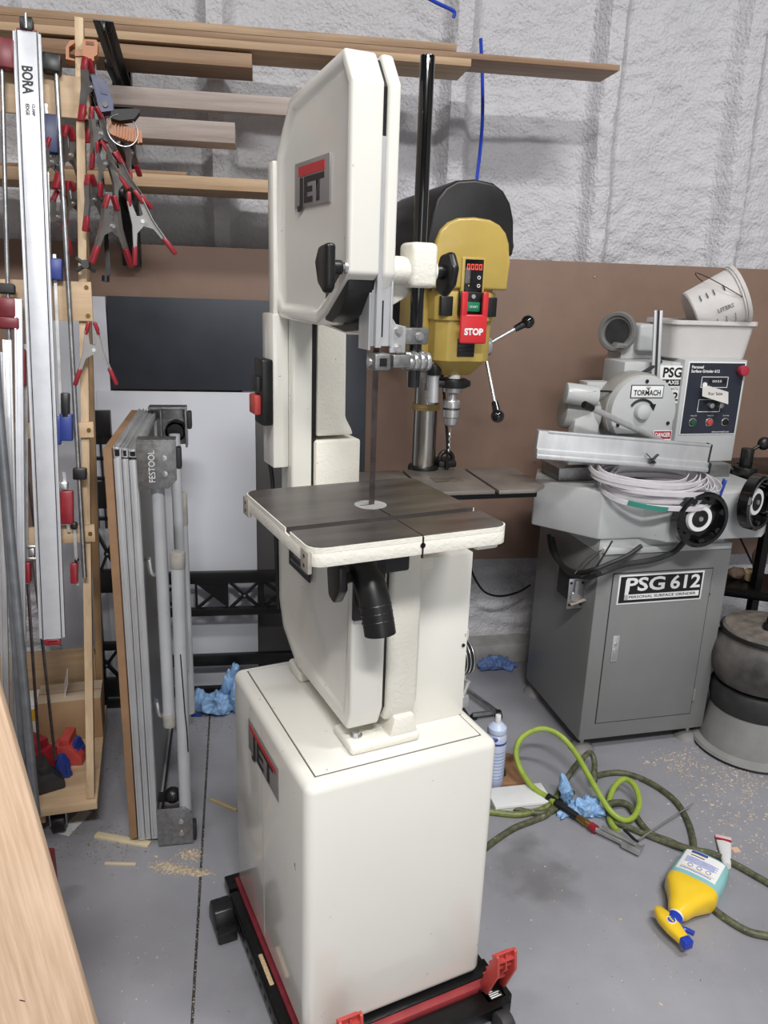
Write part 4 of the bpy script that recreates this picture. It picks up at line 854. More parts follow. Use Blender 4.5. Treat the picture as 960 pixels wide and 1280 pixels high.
# blue air line on the wall
P = [toW(at(px, py, 'w', 'v', v), 'w') for px, py, v in ((601, 48, -.02), (603, 100, -.02), (603, 150, -.02), (600, 190, -.02), (596, 225, -.03), (594, 260, -.05))]
o = obj('air_line', B().tube([p-P[-1] for p in P], .0062, 8, smooth=5), mat('blue_tube', (30, 66, 190), .35, var=.05), None, 'blue plastic air line running down the wall to the drill press', 'hose'); o.location = P[-1]
P = [toW(at(px, py, 'w', 'v', -.05), 'w') for px, py in ((525, -8), (545, 3), (560, 10), (568, 15), (567, 22))]
o = obj('air_line', B().tube([p-P[-1] for p in P], .0062, 8, smooth=5), MATS['blue_tube'], None, 'short blue plastic air line above the top lumber stack', 'hose'); o.location = P[-1]
# ================================================================ surface grinder (frame g)
gr = E('surface_grinder', 'light grey surface grinder on a dark grey steel cabinet', 'grinder', 'g')
GW, GD, GT = .497, .46, .742
obj('cabinet', B().box(0, GW, 0, GD, .05, GT, .004), GREYCAB, gr)
dr = obj('cabinet_door', B().box(.058, .432, -.003, .004, .115, .672, .001), GREYCAB, gr)
SEAM = mat('door_shadow_gap', (40, 40, 40), .8, var=0)
obj('door_gap', B().box(.055, .058, -.0008, .003, .112, .675).box(.432, .435, -.0008, .003, .112, .675).box(.055, .435, -.0008, .003, .112, .115).box(.055, .435, -.0008, .003, .672, .675), SEAM, dr)
lt = obj('door_latch', B().box(.083, .107, -.006, -.002, .352, .448, .001), ALU, dr); obj('key_button', B().cyl((.095, -.009, .418), (.095, -.005, .418), .006, n=12).box(.088, .102, -.008, -.005, .36, .40, .001), SILVER, lt)
for z in (.605, .19): obj('hinge', B().cyl((.436, -.004, z-.022), (.436, -.004, z+.022), .005, n=10), GREYCAB, dr)
sg = obj('name_sign', B().box(.078, .400, -.0046, -.003, .562, .668, .0005), PAPER, dr, 'black and white sign')
obj('sign_field', B().box(.084, .394, -.0052, -.0045, .568, .662), INK, sg)
text('PSG', .066, PAPER, sg, (.179, -.0053, .630), (1, 0, 0), (0, 0, 1), .0004, .0016, fit=.145); text('612', .066, PAPER, sg, (.330, -.0053, .630), (1, 0, 0), (0, 0, 1), .0004, .0016, fit=.115)
obj('sign_bar', B().box(.104, .388, -.0056, -.0051, .578, .597).box(.104, .118, -.0056, -.0051, .578, .65), PAPER, sg)
text('PERSONAL SURFACE GRINDER', .013, INK, sg, (.248, -.0057, .5875), (1, 0, 0), (0, 0, 1), .0004, .0002, fit=.255)
for u, v in ((.03, .03), (GW-.04, .03), (.03, GD-.03), (GW-.03, GD-.03)):
    f_ = obj('levelling_foot', B().cyl((u, v, .02), (u, v, .055), .008, n=10), SILVER, gr); obj('foot_pad', B().lathe([(0, .022), (.02, .022), (.045, .006), (.048, 0), (0, 0)], (u, v, 0), (0, 0, 1), 20), mat('dusty_pad', (128, 126, 124), .6, var=.1), f_)
# side switch and wiring
s0 = at(717, 731, 'g', 'u', 0); sw = obj('isolator_switch', B().box(-.028, 0, s0[1]-.07, s0[1]+.07, s0[2]-.05, s0[2]+.05, .004), DGREY, gr)
fp = obj('switch_plate', B().box(-.050, -.024, s0[1]-.075, s0[1]-.068, s0[2]-.05, s0[2]+.05, .003).box(-.060, -.0, s0[1]-.078, s0[1]-.074, s0[2]-.055, s0[2]+.055, .002), GALV, sw)
obj('lever', B().cyl((-.035, s0[1]-.085, s0[2]-.01), (-.035, s0[1]-.078, s0[2]-.01), .016, n=16).bar((-.035, s0[1]-.083, s0[2]-.01), (-.035, s0[1]-.086, s0[2]+.05), .010, .006), SILVER, sw)
for dz in (-.04, .04):
    obj('screw', B().cyl((-.052, s0[1]-.080, s0[2]+dz), (-.052, s0[1]-.078, s0[2]+dz), .005, n=8).cyl((-.01, s0[1]-.080, s0[2]+dz), (-.01, s0[1]-.078, s0[2]+dz), .005, n=8), BLACKP, sw)
obj('tag', B().bar((-.05, s0[1]-.085, s0[2]-.035), (.01, s0[1]-.09, s0[2]-.015), .018, .001), mat('paper_tag', (200, 186, 170), .7, var=.1), sw)
for k, (q1, q2) in enumerate((([(686, 668), (690, 690), (704, 708), (722, 715), (742, 712)], [(765, 703), (785, 694), (802, 682)]), ([(690, 672), (696, 696), (712, 716), (734, 721), (752, 716)], [(780, 706), (815, 700), (842, 690), (856, 676)]))):
    obj('cable_conduit', B().tube([at(x, y, 'g', 'u', -.03) for x, y in q1]+[at(x, y, 'g', 'v', -.025) for x, y in q2], .0075+.002*k, 10, smooth=6), DGREY, gr)
obj('wire', B().tube([(.0, -.005, .76), (-.03, .03, .72), (-.04, .08, .65)], .003, 6, smooth=4), GALV, gr)
obj('wire', B().tube([(.02, -.03, .80), (-.02, -.01, .70), (-.05, .02, .66)], .003, 6, smooth=4), DGREY, gr)
# base casting, saddle cover
obj('machine_base', B().box(.0, .47, .01, .44, GT, GT+.055, .003).box(.01, .49, -.006, .42, GT+.001, GT+.022, .002), LGREY, gr)
zs0, zs1 = .795, .955
sad = [(-.165, .19), (-.014, .0), (.135, -.002), (.20, -.055), (.56, -.055), (.60, -.02), (.60, .34), (-.09, .34)]
obj('saddle_cover', B().prism(sad, 'z', zs0, zs1, .006, 2), LGREY, gr, 'pale grey sheet metal saddle cover')
obj('saddle_fold', B().prism([(.20, -.057), (.235, -.057), (.215, -.02), (.19, -.045)], 'z', zs0+.0, zs1-.03, .002), LGREY, gr)
obj('table_bellows', B().box(-.09, .04, .19, .30, zs1, zs1+.03, .006), LGREY, gr)
obj('work_table', B().box(-.10, .56, .15, .29, zs1, zs1+.045, .003), ZINC, gr)
def handwheel(name, c, ax, R, up=(0, 0, 1)):
    c = Vector(c); ax = Vector(ax).normalized(); up = Vector(up)
    o = obj(name, B().lathe([(R*.9, 0), (R, .004), (R, .036), (R*.94, .042), (R*.84, .040), (R*.82, .012), (R*.45, .010), (R*.45, .0), (R*.9, 0)], c, ax, 36, close=False), BLACKG, gr, 'black handwheel with white ring')
    a = ax.orthogonal().normalized(); bb = ax.cross(a)
    for k in range(7):
        an = k*2*math.pi/7; d = a*math.cos(an)+bb*math.sin(an); obj('finger_lobe', B().cyl(c+d*R*.78+ax*.008, c+d*R*.78+ax*.036, R*.11, n=10), BLACKG, o)
    obj('graduated_ring', B().lathe([(R*.30, .013), (R*.50, .013), (R*.46, .022), (R*.32, .022)], c, ax, 32), WHITE, o)
    obj('hub', B().cyl(c+ax*.005, c+ax*.024, R*.30, n=24, bev=.002), BLACKP, o); obj('hub_bolt', B().cyl(c+ax*.024, c+ax*.028, R*.09, n=6), SILVER, o)
    obj('shaft', B().cyl(c-ax*.05, c+ax*.01, R*.25, n=16), SILVER, o)
    return o
handwheel('cross_feed_handwheel', at(870, 646, 'g', 'v', -.085), (.0, -1, 0), .092)
w2 = at(938, 626, 'g', 'v', -.08); handwheel('table_feed_handwheel', w2, (.42, -.90, .02), .092)
obj('feed_arm', B().box(.52, .72, -.05, .12, .86, .93, .006), LGREY, gr)
# column, head, spindle guard
zt = 1.44
c0, c1 = at(772, 480, 'g', 'v', .36)[0], at(828, 480, 'g', 'v', .36)[0]
obj('grinder_column', B().box(c0, at(824, 430, 'g', 'v', .36)[0], .36, .46, zs1, 1.46, .006), LGREY, gr)
obj('column_step', B().box(c0+.02, c1+.02, .33, .37, zs1, 1.345, .005), LGREY, gr)
obj('elevation_head', B().box(c0+.045, at(826, 415, 'g', 'v', .33)[0], .33, .46, 1.37, 1.465, .012, 3), LGREY, gr)
ec = at(773, 415, 'g', 'v', .37); ax_ = Vector((-.80, -.58, .05)).normalized()
ew = obj('elevation_handwheel', B().lathe([(0, .0), (.052, .0), (.055, -.006), (.066, -.006), (.070, .004), (.070, .012), (.066, .018), (.056, .018), (.052, .008), (0, .008)], ec, ax_, 36), mat('wheel_grey', (140, 140, 138), .4, .4, var=.06), gr, 'grey elevation handwheel')
obj('wheel_boss', B().cyl(ec-ax_*.09, ec-ax_*.005, .040, n=24, bev=.003), ZINC, ew); obj('dial', B().cyl(ec+ax_*.008, ec+ax_*.010, .045, n=28), DGREY, ew)
obj('crank_grip', B().cyl(ec+ax_*.018+Vector((.03, -.02, -.045)), ec+ax_*.03+Vector((-.03, -.06, -.04)), .009, n=12), SILVER, ew)
gc = Vector((at(805, 515, 'g', 'v', .10)[0], .10, 1.195)); R = .118
# wheel guard: round top, flat bottom
P = [(gc.x+R*math.cos(a), gc.z+R*math.sin(a)) for a in [math.radians(-38+k*256/28) for k in range(29)]]
wg = obj('wheel_guard', B().prism(P, 'y', .10, .17, .004), LGREY, gr, 'round grinding wheel guard')
obj('guard_rim', B().prism([(gc.x+(R+.006)*math.cos(a), gc.z+(R+.006)*math.sin(a)) for a in [math.radians(-35+k*250/28) for k in range(29)]], 'y', .128, .20, .003), mat('rim_grey', (150, 148, 142), .45, var=.04), wg)
obj('boss', B().lathe([(.028, 0), (.028, .006), (.024, .018), (.012, .024), (0, .025)], (gc.x-.01, .10, gc.z+.002), (0, -1, 0), 24), LGREY, wg)
for an in (92, -22, 205): obj('screw', B().cyl((gc.x+.1*math.cos(math.radians(an)), .0965, gc.z+.1*math.sin(math.radians(an))), (gc.x+.1*math.cos(math.radians(an)), .101, gc.z+.1*math.sin(math.radians(an))), .006, n=10), BLACKP, wg)
npl = obj('maker_plate', B().box(gc.x-.058, gc.x+.062, .0985, .101, gc.z+.045, gc.z+.088, .004), INK, wg, 'white maker plate'); obj('plate_field', B().box(gc.x-.055, gc.x+.059, .0978, .0988, gc.z+.048, gc.z+.085, .003), PAPER, npl)
text('TORMACH', .024, INK, npl, (gc.x+.002, .0976, gc.z+.062), (1, 0, 0), (0, 0, 1), .0004, .0006, fit=.098)
for an in (50, 70, 90, 110, 130): obj('spark', B().bar((gc.x+.004, .0974, gc.z+.072), (gc.x+.004+.014*math.cos(math.radians(an)), .0974, gc.z+.072+.012*math.sin(math.radians(an))), .0011, .0006, (0, 1, 0)), INK, npl)
P = [(gc.x-.01+.045*math.cos(math.radians(a)), .0985, gc.z+.0+.040*math.sin(math.radians(a))) for a in range(150, 25, -12)]
obj('rotation_arrow', B().tube(P, .0042, 6).prism([(P[-1][0]-.012, P[-1][2]+.004), (P[-1][0]+.010, P[-1][2]+.006), (P[-1][0]+.004, P[-1][2]-.016)], 'y', .097, .0995), INK, wg)
dg = obj('danger_label', B().box(gc.x+.045, gc.x+.112, .0985, .1008, gc.z-.105, gc.z-.062), PAPER, wg, 'red and white danger label')
obj('danger_band', B().box(gc.x+.047, gc.x+.110, .0978, .0987, gc.z-.090, gc.z-.064), mat('danger_red', (160, 34, 50), .45, var=0), dg); text('DANGER', .02, PAPER, dg, (gc.x+.078, .0976, gc.z-.077), (1, 0, 0), (0, 0, 1), .0004, .0005, fit=.056)
obj('spindle_head', B().box(gc.x-.02, gc.x+.16, .218, .36, 1.0, 1.345, .006).box(gc.x-.15, gc.x-.02, .20, .30, 1.0, 1.16, .008), LGREY, gr)
mc = at(722, 490, 'g', 'v', .18); obj('spindle_motor', B().cyl((mc[0]-.055, .16, mc[2]), (mc[0]+.05, .14, mc[2]-.01), .034, n=24, bev=.006), LGREY, gr)
obj('motor_drum', B().cyl((mc[0]-.03, .22, mc[2]-.07), (mc[0]+.09, .20, mc[2]-.08), .055, n=24, bev=.006), mat('motor_grey', (168, 168, 166), .4, var=.05), gr)
jb = at(745, 488, 'g', 'v', .22); obj('junction_box', B().box(jb[0]-.045, jb[0]+.045, .20, .26, jb[2]-.035, jb[2]+.03, .003), LGREY, gr)
obj('motor_lead', B().tube([at(735, 491, 'g', 'v', .12), at(750, 489, 'g', 'v', .12), at(772, 490, 'g', 'v', .14)], .0035, 6, smooth=4), BLACKP, gr)
obj('coolant_hose', B().tube([at(755, 520, 'g', 'v', .14), at(765, 500, 'g', 'v', .13), at(785, 478, 'g', 'v', .14), at(805, 465, 'g', 'v', .17), at(820, 456, 'g', 'v', .20), at(826, 452, 'g', 'v', .22)], .006, 10, smooth=6), DGREY, gr)
obj('spindle_guard_plate', B().prism([(-.07, 1.01), (.02, 1.01), (.03, 1.14), (.0, 1.19), (-.06, 1.16)], 'y', .15, .19, .004), LGREY, gr)
obj('splash_edge', B().box(.0, .004, .08, .14, 1.0, 1.10), PAPER, gr)
# control box
bx0, bx1, bz0, bz1, bv = .352, .598, 1.0, 1.357, .20
cbx = obj('control_box', B().box(bx0, bx1, bv, bv+.20, bz0, bz1, .004), LGREY, gr, 'grey control box')
obj('side_panel', B().box(gc.x+.16, bx0, .22, .36, 1.0, 1.345, .004), LGREY, gr)
fpn = obj('face_plate', B().box(bx0+.014, bx1-.008, bv-.003, bv+.001, 1.098, 1.350, .001), PAPER, cbx, 'dark blue control face')
BLUEBLK = mat('panel_navy', (42, 46, 58), .4, var=.03, scale=30)
obj('face_field', B().box(bx0+.018, bx1-.012, bv-.0038, bv-.0028, 1.102, 1.346), BLUEBLK, fpn)
fx = (bx0+bx1)/2+.003
text('Personal', .0135, PAPER, fpn, (bx0+.026, bv-.004, 1.332), (1, 0, 0), (0, 0, 1), .0004, .0004, align='LEFT'); text('Surface Grinder 612', .0135, PAPER, fpn, (bx0+.026, bv-.004, 1.318), (1, 0, 0), (0, 0, 1), .0004, .0004, align='LEFT')
text('www.tormach.com', .009, PAPER, fpn, (fx+.05, bv-.004, 1.108), (1, 0, 0), (0, 0, 1), .0004)
def framebox(x0, x1, z0, z1): return B().box(x0, x1, bv-.0046, bv-.0036, z0, z0+.002).box(x0, x1, bv-.0046, bv-.0036, z1-.002, z1).box(x0, x0+.002, bv-.0046, bv-.0036, z0, z1).box(x1-.002, x1, bv-.0046, bv-.0036, z0, z1)
obj('outline', framebox(fx-.055, fx+.05, 1.262, 1.300), PAPER, fpn); obj('outline', framebox(fx-.055, fx+.035, 1.178, 1.222), PAPER, fpn)
dl = obj('counter_dial', B().cyl((fx-.04, bv-.006, 1.272), (fx-.04, bv-.003, 1.272), .009, n=16), PAPER, fpn)
for k in range(5): obj('counter_digit', B().box(fx-.024+k*.014, fx-.014+k*.014, bv-.005, bv-.0036, 1.277, 1.291), mat('digit_dark', (24, 24, 26), .3, var=0), fpn)
text('0035', .012, PAPER, fpn, (fx+.006, bv-.0052, 1.284), (1, 0, 0), (0, 0, 1), .0004, sx=1.6)
nt_ = obj('paper_note', B().bar((fx-.02, bv-.045, 1.225), (fx+.0, bv-.01, 1.262), .095, .0008, (0, -1, 1)), mat('note_grey', (196, 194, 190), .6, var=.04), gr, 'curled grey paper note')
nn_ = Vector((.0, -.037, .035)).normalized(); text('For Sale', .017, INK, nt_, Vector((fx-.01, bv-.0275, 1.2435))+Vector((0, -.035, .037)).normalized()*0+Vector((0, -.72, .69))*.0012, (1, 0, 0), (.2, .66, .70), .0006)
for k, dx in enumerate((-.015, .022)): obj('toggle_switch', B().cyl((fx+dx, bv-.03, 1.203), (fx+dx, bv-.003, 1.206), .009, n=16, bev=.002), SILVER, fpn)
em = obj('emergency_stop', B().cyl((bx1-.026, bv-.03, 1.322), (bx1-.026, bv-.003, 1.322), .018, n=24, bev=.004), mat('estop_red', (168, 48, 66), .4, var=.04), cbx, 'red emergency stop button')
for dx, m, s_ in ((-.066, mat('button_green', (38, 84, 56), .35, var=.05), 'Wheel On'), (.0, RED, 'Wheel Off'), (.064, BLACKP, 'Start Stop')):
    pb = obj('push_button', B().cyl((fx+dx, bv-.012, 1.142), (fx+dx, bv-.003, 1.142), .0105, n=20, bev=.002), m, fpn); obj('collar', B().torus((fx+dx, bv-.004, 1.142), (0, 1, 0), .013, .0024, 24, 6), SILVER, pb)
    text(s_, .006, PAPER, fpn, (fx+dx, bv-.004, 1.165), (1, 0, 0), (0, 0, 1), .0004)
s1, s2 = at(820, 480, 'g', 'v', .212)[0], at(856, 480, 'g', 'v', .212)[0]
ps = obj('model_sign', B().box(s1, s2, .212, .2155, 1.205, 1.335, .0005), PAPER, gr, 'black and white model sign')
sx_ = (s1+s2)/2
obj('sign_block', B().box(sx_-.034, sx_+.036, .2112, .2122, 1.266, 1.288), INK, ps); text('PSG', .045, INK, ps, (sx_+.002, .2114, 1.310), (1, 0, 0), (0, 0, 1), .0004, .0012, fit=.072)
text('2-AXIS', .018, PAPER, ps, (sx_+.001, .2111, 1.277), (1, 0, 0), (0, 0, 1), .0004, .0004, fit=.06); text('AUTOMATIC', .012, INK, ps, (sx_, .2114, 1.256), (1, 0, 0), (0, 0, 1), .0004, fit=.07); text('612', .04, INK, ps, (sx_, .2114, 1.228), (1, 0, 0), (0, 0, 1), .0004, .001, fit=.07)
# ---- things on the grinder
a_, c_ = at(670, 573, 'g', 'z', 1.06), at(884, 590, 'g', 'z', 1.025); d_ = (c_-a_); L_ = d_.length; an = math.atan2(d_.y, d_.x)
fe = E('rip_fence', 'long aluminium fence extrusion lying across the grinder table', 'fence', loc=toW(a_, 'g'), rot=(0, math.atan2(a_.z-c_.z, math.hypot(d_.x, d_.y)), FR['g'][1]+an))
obj('extrusion', B().prism([(0, 0), (.045, 0), (.045, .085), (.012, .085), (.012, .030), (0, .030)], 'x', .0, L_, .001).box(0, L_, -.006, .002, 0, .014, .002).box(.03, L_, .010, .0125, .08, .088, .001), ALU, fe)
obj('end_cap', B().prism([(-.007, -.004), (.046, -.004), (.046, .087), (.011, .087), (.011, .03), (-.007, .03)], 'x', L_, L_+.006, .001), BLACKP, fe)
wn = obj('wing_screw', B().bar((L_*.62, -.004, .045), (L_*.68, -.012, .018), .010, .003).bar((L_*.69, -.004, .045), (L_*.64, -.012, .018), .010, .003).cyl((L_*.66, -.02, .022), (L_*.66, .0, .022), .006, n=10), BLACKP, fe)
# coil of packed band saw blades
cc = Vector((.185, .0, .974))
cw = E('blade_coil', 'coil of white wrapped saw blade stock draped over the grinder table', 'coil', loc=toW(cc, 'g'), rot=(.24, .05, FR['g'][1]-.1))
STRAP = mat('white_blade_wrap', (222, 218, 222), .45, var=.04, scale=30); TEAL = mat('teal_tape', (62, 142, 128), .45, var=.05); BTAPE = mat('blue_tape', (48, 70, 172), .4, var=.05)
random.seed(3)
def band(R1, R2, cx, cy, z0, tilt, h=.013, th=.0022, n=60):
    vs, fs = [], []
    for k in range(n):
        a = k*2*math.pi/n; x, y = math.cos(a), math.sin(a); z = z0+tilt*y+.004*math.sin(3*a+cx*90)
        for rr, zz in ((0, 0), (th, 0), (th, h), (0, h)): vs.append((cx+(R1-rr)*x, cy+(R2-rr)*y, z+zz))
    for k in range(n):
        i, j = 4*k, 4*((k+1) % n)
        for q in range(4): fs.append((i+q, i+(q+1) % 4, j+(q+1) % 4, j+q))
    return vs, fs
for k in range(17):
    R1 = .200-.0055*((k*5) % 9)*(k > 3)+random.uniform(-.004, .003); vs, fs = band(R1, R1*(.62-.03*((k*3) % 5)), random.uniform(-.006, .006)-.004*k*(k > 9), random.uniform(-.012, .012), -.028+k*.0044, random.uniform(-.012, .012), .0155)
    obj('blade_loop', B().poly(vs, fs), STRAP, cw)
def tape(a0, a1, R, z, m, h=.0145):
    P = []; n = 10; vs = []; fs = []
    for k in range(n+1):
        a = a0+(a1-a0)*k/n
        for rr, zz in ((.0015, 0), (-.004, 0), (-.004, h), (.0015, h)): vs.append(((R+rr)*math.cos(a), (R*.62+rr)*math.sin(a), z+zz))
    for k in range(n):
        for q in range(4): fs.append((4*k+q, 4*k+(q+1) % 4, 4*k+4+(q+1) % 4, 4*k+4+q))
    fs += [(0, 1, 2, 3), (4*n+3, 4*n+2, 4*n+1, 4*n)]
    return B().poly(vs, fs)
obj('tape', tape(3.95, 4.6, .204, -.030, TEAL, .016), TEAL, cw, 'teal tape'); obj('tape', tape(3.35, 3.75, .205, .030, TEAL, .016), TEAL, cw, 'teal tape'); obj('tape', tape(5.72, 5.84, .207, -.030, BTAPE, .085), BTAPE, cw, 'blue tape'); obj('tape', tape(6.1, 6.2, .207, -.02, BTAPE, .06), BTAPE, cw)
# support rod / lamp tube
p0, p1 = toW(at(733, 507, 'g', 'v', .02), 'g'), toW(at(832, 554, 'g', 'v', .10), 'g')
lt_ = E('aluminium_tube', 'silver tube with black end leaning in front of the wheel guard', 'tube', loc=p1); d_ = (p0-p1)
obj('tube', B().cyl((0, 0, 0), d_*.95, .0095, n=16), ALU, lt_); obj('end_grip', B().cyl(d_*.93, d_*1.03, .012, n=16, bev=.002), BLACKP, lt_)
p0, p1 = toW(at(823, 388, 'g', 'v', .19), 'g'), toW(at(817, 520, 'g', 'v', .19), 'g')
st_ = E('aluminium_strip', 'upright slotted aluminium strip leaning beside the model sign', 'strip', loc=p1); d_ = p0-p1
for s_ in (-1, 1): obj('flange', B().bar(Vector((.009*s_, 0, 0)), d_+Vector((.009*s_, 0, 0)), .010, .008, (0, 1, 0), .001), ALU, st_)
obj('web', B().bar((0, .003, 0), d_+Vector((0, .003, 0)), .014, .003, (0, 1, 0)), DGREY, st_)
# tub and bucket
PLAS = mat('milky_plastic', (246, 243, 241), .35, var=.02, trans=.42, scale=10)
u0, u1 = at(830, 446, 'g', 'v', .24)[0], at(928, 449, 'g', 'v', .24)[0]; tz0, tz1 = 1.466, 1.466
t0 = at(826, 446, 'g', 'v', .32); t1 = at(822, 402, 'g', 'v', .30); tw = (u1-u0)/2-.008; tcx = (u0+u1)/2+.026; th_ = .128; tzb = 1.357
tub = E('plastic_tub', 'translucent plastic tub sitting on top of the grinder', 'tub', loc=toW((tcx, .32, tzb), 'g'), rot=(0, 0, FR['g'][1]))
def rr(w_, d, r, z, n=5):
    out = []
    for cx, cy, a0 in ((w_-r, d-r, 0), (-w_+r, d-r, 90), (-w_+r, -d+r, 180), (w_-r, -d+r, 270)):
        for k in range(n): a = math.radians(a0+k*90/(n-1)); out.append((cx+r*math.cos(a), cy+r*math.sin(a), z))
    return out
def shell(levels):
    b = B(); t = bmesh.new(); rings = [[t.verts.new(p) for p in rr(*l)] for l in levels]; b._rings(t, rings, cap=True); return b._add(t)
obj('body', shell([(tw, .080, .03, 0), (tw+.012, .094, .03, th_-.012), (tw+.018, .100, .03, th_-.012), (tw+.018, .100, .03, th_), (tw+.010, .092, .03, th_), (tw-.002, .078, .03, .003)]), PLAS, tub)
obj('rim', shell([(tw+.020, .102, .03, th_-.014), (tw+.020, .102, .03, th_-.001), (tw+.017, .099, .03, th_-.001), (tw+.017, .099, .03, th_-.014)]), PLAS, tub)
bb0, bb1 = toW(at(872, 386, 'g', 'v', .31), 'g'), toW(at(920, 370, 'g', 'v', .31), 'g')
bax = (cX*.93+cU*.36-cF*.22).normalized()
bk = E('measuring_bucket', 'translucent measuring bucket tipped over inside the plastic tub', 'bucket', loc=toW(at(862, 393, 'g', 'v', .32), 'g')); bk.scale = (1.12, 1.12, 1.12); bk.rotation_euler = bax.to_track_quat('Z', 'Y').to_euler()
Hb = .155
obj('body', B().lathe([(0, 0), (.066, 0), (.070, .004), (.086, Hb-.012), (.092, Hb-.010), (.094, Hb), (.088, Hb+.001), (.084, Hb-.004), (.068, .006), (0, .005)], (0, 0, 0), (0, 0, 1), 40), PLAS, bk)
obj('rim_band', B().torus((0, 0, Hb-.016), (0, 0, 1), .0885, .0025, 40, 8), PLAS, bk)
# print on the bucket side facing the camera
inv = bk.rotation_euler.to_matrix().transposed(); cd = inv @ (Vector((0, 0, CH))-bk.location).normalized(); ang0 = math.atan2(cd.y, cd.x)
def bpt(da, h): a = ang0+da; r_ = .0705+.0158*h/(Hb-.016); return Vector((r_*math.cos(a), r_*math.sin(a), h)), Vector((-math.sin(a), math.cos(a), 0))
p, tg = bpt(.30, .085); text('LITERS', .017, GREYINK, bk, p+Vector((p.x, p.y, 0)).normalized()*.001, (0, 0, 1), -tg, .0006, .0004)
for r_ in range(4):
    for k in range(3):
        p, tg = bpt(.62+.16*k, .03+.026*r_); obj('gauge_mark', B().bar(p+Vector((p.x, p.y, 0)).normalized()*.0006, p+tg*.009+Vector((p.x, p.y, 0)).normalized()*.0006, .003, .0012), GREYINK, bk)
for h in (.03, .05, .07, .10):
    p, tg = bpt(-.45, h); obj('print_block', B().bar(p+Vector((p.x, p.y, 0)).normalized()*.0005-tg*.008, p+tg*.010+Vector((p.x, p.y, 0)).normalized()*.0005, .010, .0014), GREYINK, bk)
p, tg = bpt(-.2, Hb-.02); hu_ = inv @ Vector((0, 0, 1)); hb2 = Vector((hu_.x, hu_.y, 0)).normalized(); hs_ = Vector((-hb2.y, hb2.x, 0))
obj('wire_handle', B().tube([v_*.0892+Vector((0, 0, z_)) for v_, z_ in ((hs_, Hb-.02), (hs_*.98+hb2*.45, Hb-.05), (hs_*.62+hb2*1.0, Hb-.085), (hb2*1.25, Hb-.10), (-hs_*.62+hb2*1.0, Hb-.085), (-hs_*.98+hb2*.45, Hb-.05), (-hs_, Hb-.02))], .0014, 6, smooth=6), BLACKP, bk)
# things at the right of the grinder table
p = at(890, 571, 'g', 'z', .96); jr = E('clear_box', 'clear plastic box of small parts at the right end of the fence', 'box', loc=toW((p[0]+.03, .02, zs1), 'g'), rot=(0, 0, FR['g'][1]))
obj('case', B().box(-.02, .09, .06, .12, .0, .07, .003), mat('clear_plastic', (200, 196, 190), .2, var=.1, trans=.6, scale=30), jr); obj('lid', B().box(-.022, .092, .058, .122, .07, .076, .002), MATS['clear_plastic'], jr)
p = at(892, 588, 'g', 'z', zs1); vg = E('grease_gun', 'dark tapered hand tool lying by the clear box', 'tool', loc=toW(p, 'g'), rot=(0, 0, FR['g'][1]-.4))
obj('barrel', B().cyl((-.07, 0, .035), (.03, 0, .018), .016, .011, n=14), DGREY, vg); obj('jaw', B().torus((.045, 0, .012), (0, 0, 1), .014, .005, 18, 6), SILVER, vg)
p = at(930, 593, 'g', 'z', zs1); mg = E('magnetic_base', 'black round indicator stand on the grinder saddle', 'stand', loc=toW(p, 'g'), rot=(0, 0, FR['g'][1]))
obj('base', B().cyl((0, 0, 0), (0, 0, .030), .042, n=24, bev=.003), BLACKP, mg); obj('post', B().cyl((0, 0, .03), (0, 0, .095), .022, n=20, bev=.002), BLACKP, mg); obj('arm', B().cyl((.01, 0, .085), (.045, -.0, .105), .006, n=10), BLACKP, mg); obj('knob', B().sphere((.062, 0, .112), .024, (1, .8, 1), 16), BLACKP, mg)
# ---------------------------------------------------------------- black stand at the far right
sd_ = E('steel_stand', 'black angle iron stand behind the drum machine at the right edge', 'stand', 'g')
obj('leg', B().bar((.56, .28, .47), (.70, .26, .97), .035, .035, (0, 1, 0)), BLACKM, sd_); obj('leg', B().bar((.82, .23, .0), (.82, .23, .97), .03, .03), BLACKM, sd_)
obj('leg', B().bar((.56, .30, .0), (.56, .30, .5), .03, .03), BLACKM, sd_); obj('leg', B().bar((1.1, .30, .0), (1.1, .30, .97), .03, .03), BLACKM, sd_)
obj('shelf_rail', B().bar((.545, .28, .49), (.90, .06, .49), .03, .012, (0, 0, 1)).bar((.545, .28, .49), (.90, .06, .49), .004, .035, (0, 0, 1)), BLACKM, sd_)
obj('shelf', B().prism([(.56, .29), (.88, .09), (1.1, .30), (.8, .44)], 'z', .478, .486), BLACKM, sd_)
obj('top', B().box(.62, 1.15, .10, .42, .93, .96, .003), BLACKM, sd_)
obj('stay', B().cyl((.66, .24, .78), (.76, .2, .60), .004, n=8), BLACKM, sd_)
p = at(941, 725, 'g', 'z', .49); cn = E('cream_roll', 'cream disc shaped roll standing on the black stand', 'roll', loc=toW((p[0], p[1], .491), 'g'))
obj('roll', B().lathe([(.0, 0), (.034, 0), (.036, .004), (.036, .034), (.033, .038), (.008, .038), (.008, .030), (0, .030)], (0, 0, 0), (0, 0, 1), 24), mat('cream_wax', (214, 190, 150), .5, var=.06), cn)
obj('tuft', B().lathe([(.004, .03), (.014, .07), (.02, .10), (.012, .13), (0, .135)], (0, 0, 0), (0, 0, 1), 12), mat('pale_wrap', (186, 170, 150), .5, var=.1, trans=.3), cn)
p = at(920, 722, 'g', 'z', .49); rg = obj('rag', B().sphere((0, 0, .018), .03, (1.3, .8, .8), 16), mat('tan_cloth', (120, 100, 84), .8, var=.2, scale=40), None, 'crumpled tan rag beside the cream roll', 'rag'); rg.location = toW((p[0], p[1], .491), 'g')
for v in rg.data.vertices: v.co += v.normal*.008*noise.noise(v.co*60)
